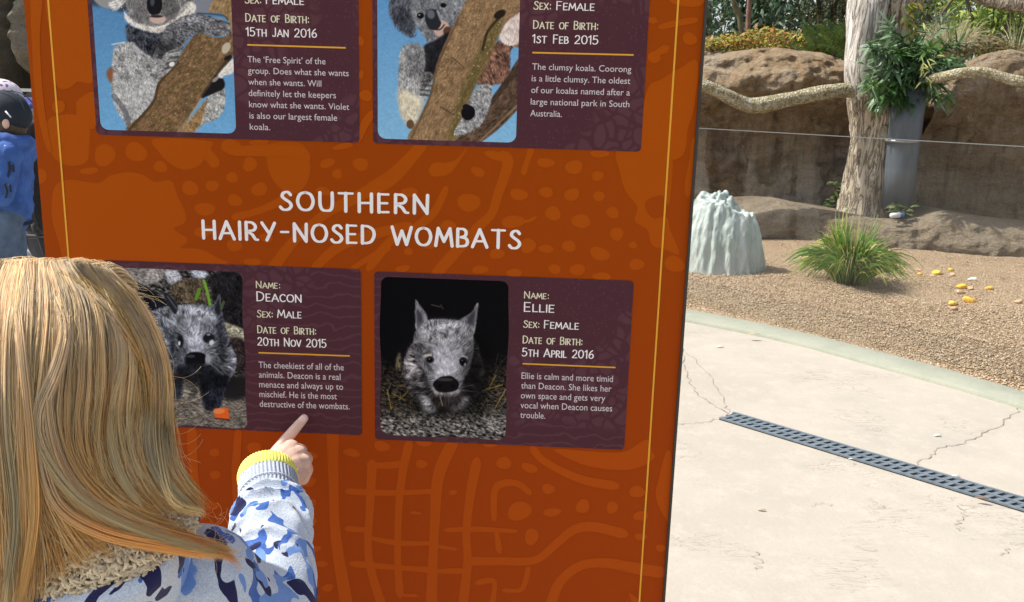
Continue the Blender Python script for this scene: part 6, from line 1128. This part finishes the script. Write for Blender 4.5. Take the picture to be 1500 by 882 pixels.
for dy in (-.13, .13):
    S_, E_, H_ = K_(10, 222, dy), K_(2, 285, dy*1.15), K_(-52, 268, dy); limb(b, [S_, E_, H_], [.035, .032, .025]); limb(b, [H_, H_+np.array((-.05, 0, .01))], [.026, .022])
    for k in range(4): limb(b, [H_+np.array((-.05, .022-.015*k, .012)), H_+np.array((-.08, .022-.015*k, .012)), H_+np.array((-.10, .02-.014*k, -.004))], [.009, .008, .007])
    limb(b, [H_+np.array((-.02, .02, .02)), H_+np.array((-.055, .022, .036))], [.010, .008])
bb = link('body', remesh(b, .0045, 3), m_skin2, boy)
h = MB(); limb(h, [K_(10, 230), K_(8, 268), K_(6, 312)], [.115, .118, .122]); h.add(*sphere(K_(6, 300), (.135, .12, .12))); limb(h, [K_(6, 300, -.02), K_(6, 300, .02)], [.125, .125])
for dy in (-.13, .13): limb(h, [K_(12, 226, dy*.85), K_(2, 286, dy*1.15), K_(-48, 268, dy)], [.062, .055, .042])
h.add(*sphere(K_(30, 213), (.075, .10, .052))); h.add(*sphere(K_(37, 222), (.050, .085, .06))); h.add(*sphere(K_(14, 205), (.085, .095, .035)))
for q in (cat([K_(-22, 206, -.05), K_(2, 203, -.095), K_(28, 207, -.085), K_(47, 213, 0), K_(28, 207, .085), K_(2, 203, .095)], 6),): h.tube(q, .026, 10)
ho = garment(h, .0055, m_blue, 'hoodie', boy, 3, .010)
hm_ = MB(); hemc = K_(5, 326); th = np.arange(41)*2*math.pi/40; hm_.tube(np.stack((hemc[0]+.128*np.cos(th), hemc[1]+.116*np.sin(th), np.full(41, hemc[2])), 1), .008, 8, cap=False); hm_.build('hem_band', m_navy, ho)
pr = MB()
for q in ([(12, 236), (14, 248), (11, 260)], [(18, 240), (20, 252)], [(6, 268), (10, 280), (8, 290)], [(14, 270), (16, 282)]): pr.tube(cat([K_(x, y, -.172 if y < 262 else -.20) for x, y in q], 4), .006, 6, flat=.5)
pr.build('sleeve_print', m_navy, ho)
j = MB()
for dy in (-.06, .06): limb(j, [K_(5, 318, dy), np.array((K_(5, 330)[0]-.02, BY+dy*1.1, .32)), np.array((K_(5, 330)[0], BY+dy*1.1, .10))], [.095, .072, .062])
garment(j, .006, m_jean, 'jeans', boy, 3, .009)
for dy in (-.066, .066): s_ = MB(); limb(s_, [np.array((K_(5, 330)[0]+.02, BY+dy, .045)), np.array((K_(5, 330)[0]-.13, BY+dy, .035))], [.045, .035]); link('shoe', remesh(s_, .006, 2), simple('dark_trainer', (.05, .05, .06), .6), boy)
cp = MB(); cc = hc+np.array((.016, 0, .012)); v, f = sphere((0, 0, 0), (.116, .092, .098), 30, 20); v[:, 2] = np.where(v[:, 2] < -.03, -.03+(v[:, 2]+.03)*.15, v[:, 2]); a = rad(24); v = v@np.array([[math.cos(a), 0, -math.sin(a)], [0, 1, 0], [math.sin(a), 0, math.cos(a)]]); cp.add(v+cc+np.array((.008, 0, .012)), f)
cap_ = link('cap', remesh(cp, .006, 2), m_navy, boy); br = MB(); Vb = []
for i in range(9):
    for k in range(13): a = -1.25+2.5*k/12; r = .09+.085*i/8; Vb.append(cc+np.array((-r*math.cos(a)*(1+.12*(i/8)), .088*math.sin(a)/math.sin(1.25)*(1-.25*(i/8)), .035+.03*(i/8)-.02*math.sin(a)**2)))
br.add(np.array(Vb), [(i*13+k, i*13+k+1, (i+1)*13+k+1, (i+1)*13+k) for i in range(8) for k in range(12)]); bo = br.build('brim', m_navy, cap_); so = bo.modifiers.new('t', 'SOLIDIFY'); so.thickness = .005
sb = MB()
for dy in (-.055, 0, .055): sb.tube([cc+np.array((x_, dy*(1-abs(z_)*.3), 0))+np.array((.010, 0, .012+z_*.1005)) for x_, z_ in [(.112*math.sin(t_), math.cos(t_)) for t_ in np.linspace(-1.1, 1.45, 14)]], .0022, 5)
sb.build('cap_seams', simple('seam_thread', (.03, .04, .06), .8), cap_)
lb = MB(); lb.tube([K_(8, 163, -.1), K_(16, 172, -.105)], .0035, 6); lb.build('white_tag', simple('white_tag_print', (.7, .7, .72), .5), cap_)
hr_ = MB(); hr_.add(*sphere(hc+np.array((.038, 0, -.036)), (.070, .080, .078), 18, 12)); link('hair', remesh(hr_, .006, 1), simple('short_brown_hair', (.07, .045, .025), .7, .3, 150, .5, 250), bb)

# pushchair behind the boy, mostly hidden by the sign
PY_ = 5.05; Q = lambda px, py, dy=0.: atY(px, py, PY_+dy); m_blk = simple('black_pushchair_fabric', (.010, .010, .012), .8, .3, 25, .3, 200); m_tubeb = simple('black_frame_metal', (.02, .02, .022), .4, .2); m_tyre = simple('rubber_tyre', (.022, .022, .024), .8); m_alu = simple('brushed_aluminium', (.55, .58, .62), .3, .1, metal=.7)
pc = empty('pushchair', (Q(60, 300)[0], PY_, 0), 'black pushchair with dark fabric seat standing behind the boy', 'pushchair')
st_ = MB(); limb(st_, [Q(52, 190), Q(48, 250), Q(58, 312)], [.10, .14, .12]); limb(st_, [Q(58, 312), Q(110, 318)], [.11, .09]); limb(st_, [Q(56, 180), Q(95, 178)], [.07, .10]); limb(st_, [Q(42, 230, -.06), Q(46, 318, -.06)], [.05, .055]); garment(st_, .009, m_blk, 'seat', pc, 3, .012)
fm = MB()
for dy in (-.24, .24):
    fm.tube(cat([Q(26, 205, dy), Q(34, 260, dy), Q(52, 330, dy), Q(66, 372, dy)], 6), .012, 10); fm.tube([Q(34, 346, dy), Q(135, 350, dy)], .012, 10); fm.tube([Q(34, 342, dy), Q(33, 392, dy)], .013, 10); fm.tube([Q(50, 326, dy), Q(53, 340, dy)], .018, 10); fm.tube(cat([Q(100, 310, dy), Q(120, 350, dy), Q(140, 400, dy)], 5), .012, 10)
fm.tube([Q(26, 205, -.24), Q(26, 205, .24)], .014, 10); fm.build('frame', m_tubeb, pc)
fr2 = MB(); fr2.tube(cat([Q(32, 366, -.2), Q(40, 372, -.22), Q(48, 384, -.24), Q(52, 391, -.24)], 5), .013, 10); fr2.build('footrest_tube', m_alu, pc)
for px, dy, r in ((68, -.27, .15), (68, .27, .15), (150, -.25, .11), (150, .25, .11)):
    c = Q(px, 372, dy); c[2] = r; th = np.arange(33)*2*math.pi/32; w_ = MB(); w_.tube(np.stack((c[0]+(r-.02)*np.cos(th), np.full(33, c[1]), c[2]+(r-.02)*np.sin(th)), 1), .021, 10, cap=False); wo = w_.build('wheel', m_tyre, pc)
    sp_ = MB(); [sp_.tube([c, c+np.array(((r-.03)*math.cos(a), 0, (r-.03)*math.sin(a)))], .006, 6) for a in np.arange(6)*math.pi/3]; sp_.tube([c-np.array((0, .02, 0)), c+np.array((0, .02, 0))], .02, 10); sp_.build('rim', m_alu, wo)

# helper in a spotted sun hat bending behind the boy
HY = 5.45; U = lambda px, py, dy=0.: atY(px, py, HY+dy)
p2 = empty('person', (U(60, 300)[0], HY, 0), 'person in pale spotted hat and deep blue jacket behind the boy', 'person')
b = MB(); hc2 = U(-2, 151); b.add(*sphere(hc2, (.085, .08, .105), 18, 12)); b.add(*sphere(hc2+np.array((-.086, 0, -.02)), (.014, .012, .014))); limb(b, [hc2+np.array((.03, 0, -.06)), U(34, 182)], [.05, .055]); limb(b, [U(36, 185), U(72, 290)], [.10, .12])
for dy in (-.09, .09): limb(b, [U(74, 300, dy), np.array((U(74, 300)[0]-.03, HY+dy, .42)), np.array((U(74, 300)[0]+.03, HY+dy, .09))], [.075, .055, .035]); limb(b, [np.array((U(74, 300)[0]+.03, HY+dy, .06)), np.array((U(74, 300)[0]-.12, HY+dy, .04))], [.035, .03])
for dy in (-.17, .17):
    S_, E_, H_ = U(38, 192, dy), U(34, 250, dy), U(6, 290, dy); limb(b, [S_, E_, H_], [.04, .035, .026])
    for k in range(4): limb(b, [H_, H_+np.array((-.055, .024-.016*k, -.01)), H_+np.array((-.09, .022-.015*k, -.03))], [.013, .009, .007])
    limb(b, [H_, H_+np.array((-.04, .03, .02))], [.012, .008])
bb2 = link('body', remesh(b, .006, 3), m_skin2, p2)
h = MB(); limb(h, [U(40, 174), U(52, 230), U(70, 286)], [.125, .13, .135]); limb(h, [U(42, 168, -.14), U(42, 168, .14)], [.075, .075])
for dy in (-.17, .17): limb(h, [U(40, 186, dy), U(34, 250, dy), U(10, 286, dy)], [.068, .058, .045])
garment(h, .008, simple('deep_blue_jacket', (.035, .05, .23), .8, .25, 12, .3, 200), 'jacket', p2, 3, .012)
j = MB()
for dy in (-.09, .09): limb(j, [U(72, 285, dy), np.array((U(74, 300)[0]-.03, HY+dy, .42)), np.array((U(74, 300)[0]+.03, HY+dy, .1))], [.12, .085, .07])
garment(j, .009, simple('grey_trousers', (.06, .06, .07), .9, .2), 'trousers', p2, 3, .01)
s = NT('spotted_hat_cotton'); d_ = s.vor(34, 'F1'); s.base(s.mix(s.ramp(d_, [(.30, 1.), (.34, 0.)]), (.66, .60, .63), (.22, .10, .30)), .85, .2); ht = MB()
v, f = sphere((0, 0, 0), (.125, .118, .105), 28, 16); v[:, 2] = np.maximum(v[:, 2], -.01); ht.add(v+hc2+np.array((.012, 0, .035)), f); Vb = [hc2+np.array((.012+r*math.cos(a), r*math.sin(a), .028-(r-.11)*.35)) for r in (.11, .135, .165) for a in np.arange(32)*2*math.pi/32]; ht.add(np.array(Vb), [(i*32+k, i*32+(k+1) % 32, (i+1)*32+(k+1) % 32, (i+1)*32+k) for i in range(2) for k in range(32)])
ht.build('sun_hat', s.m, p2)
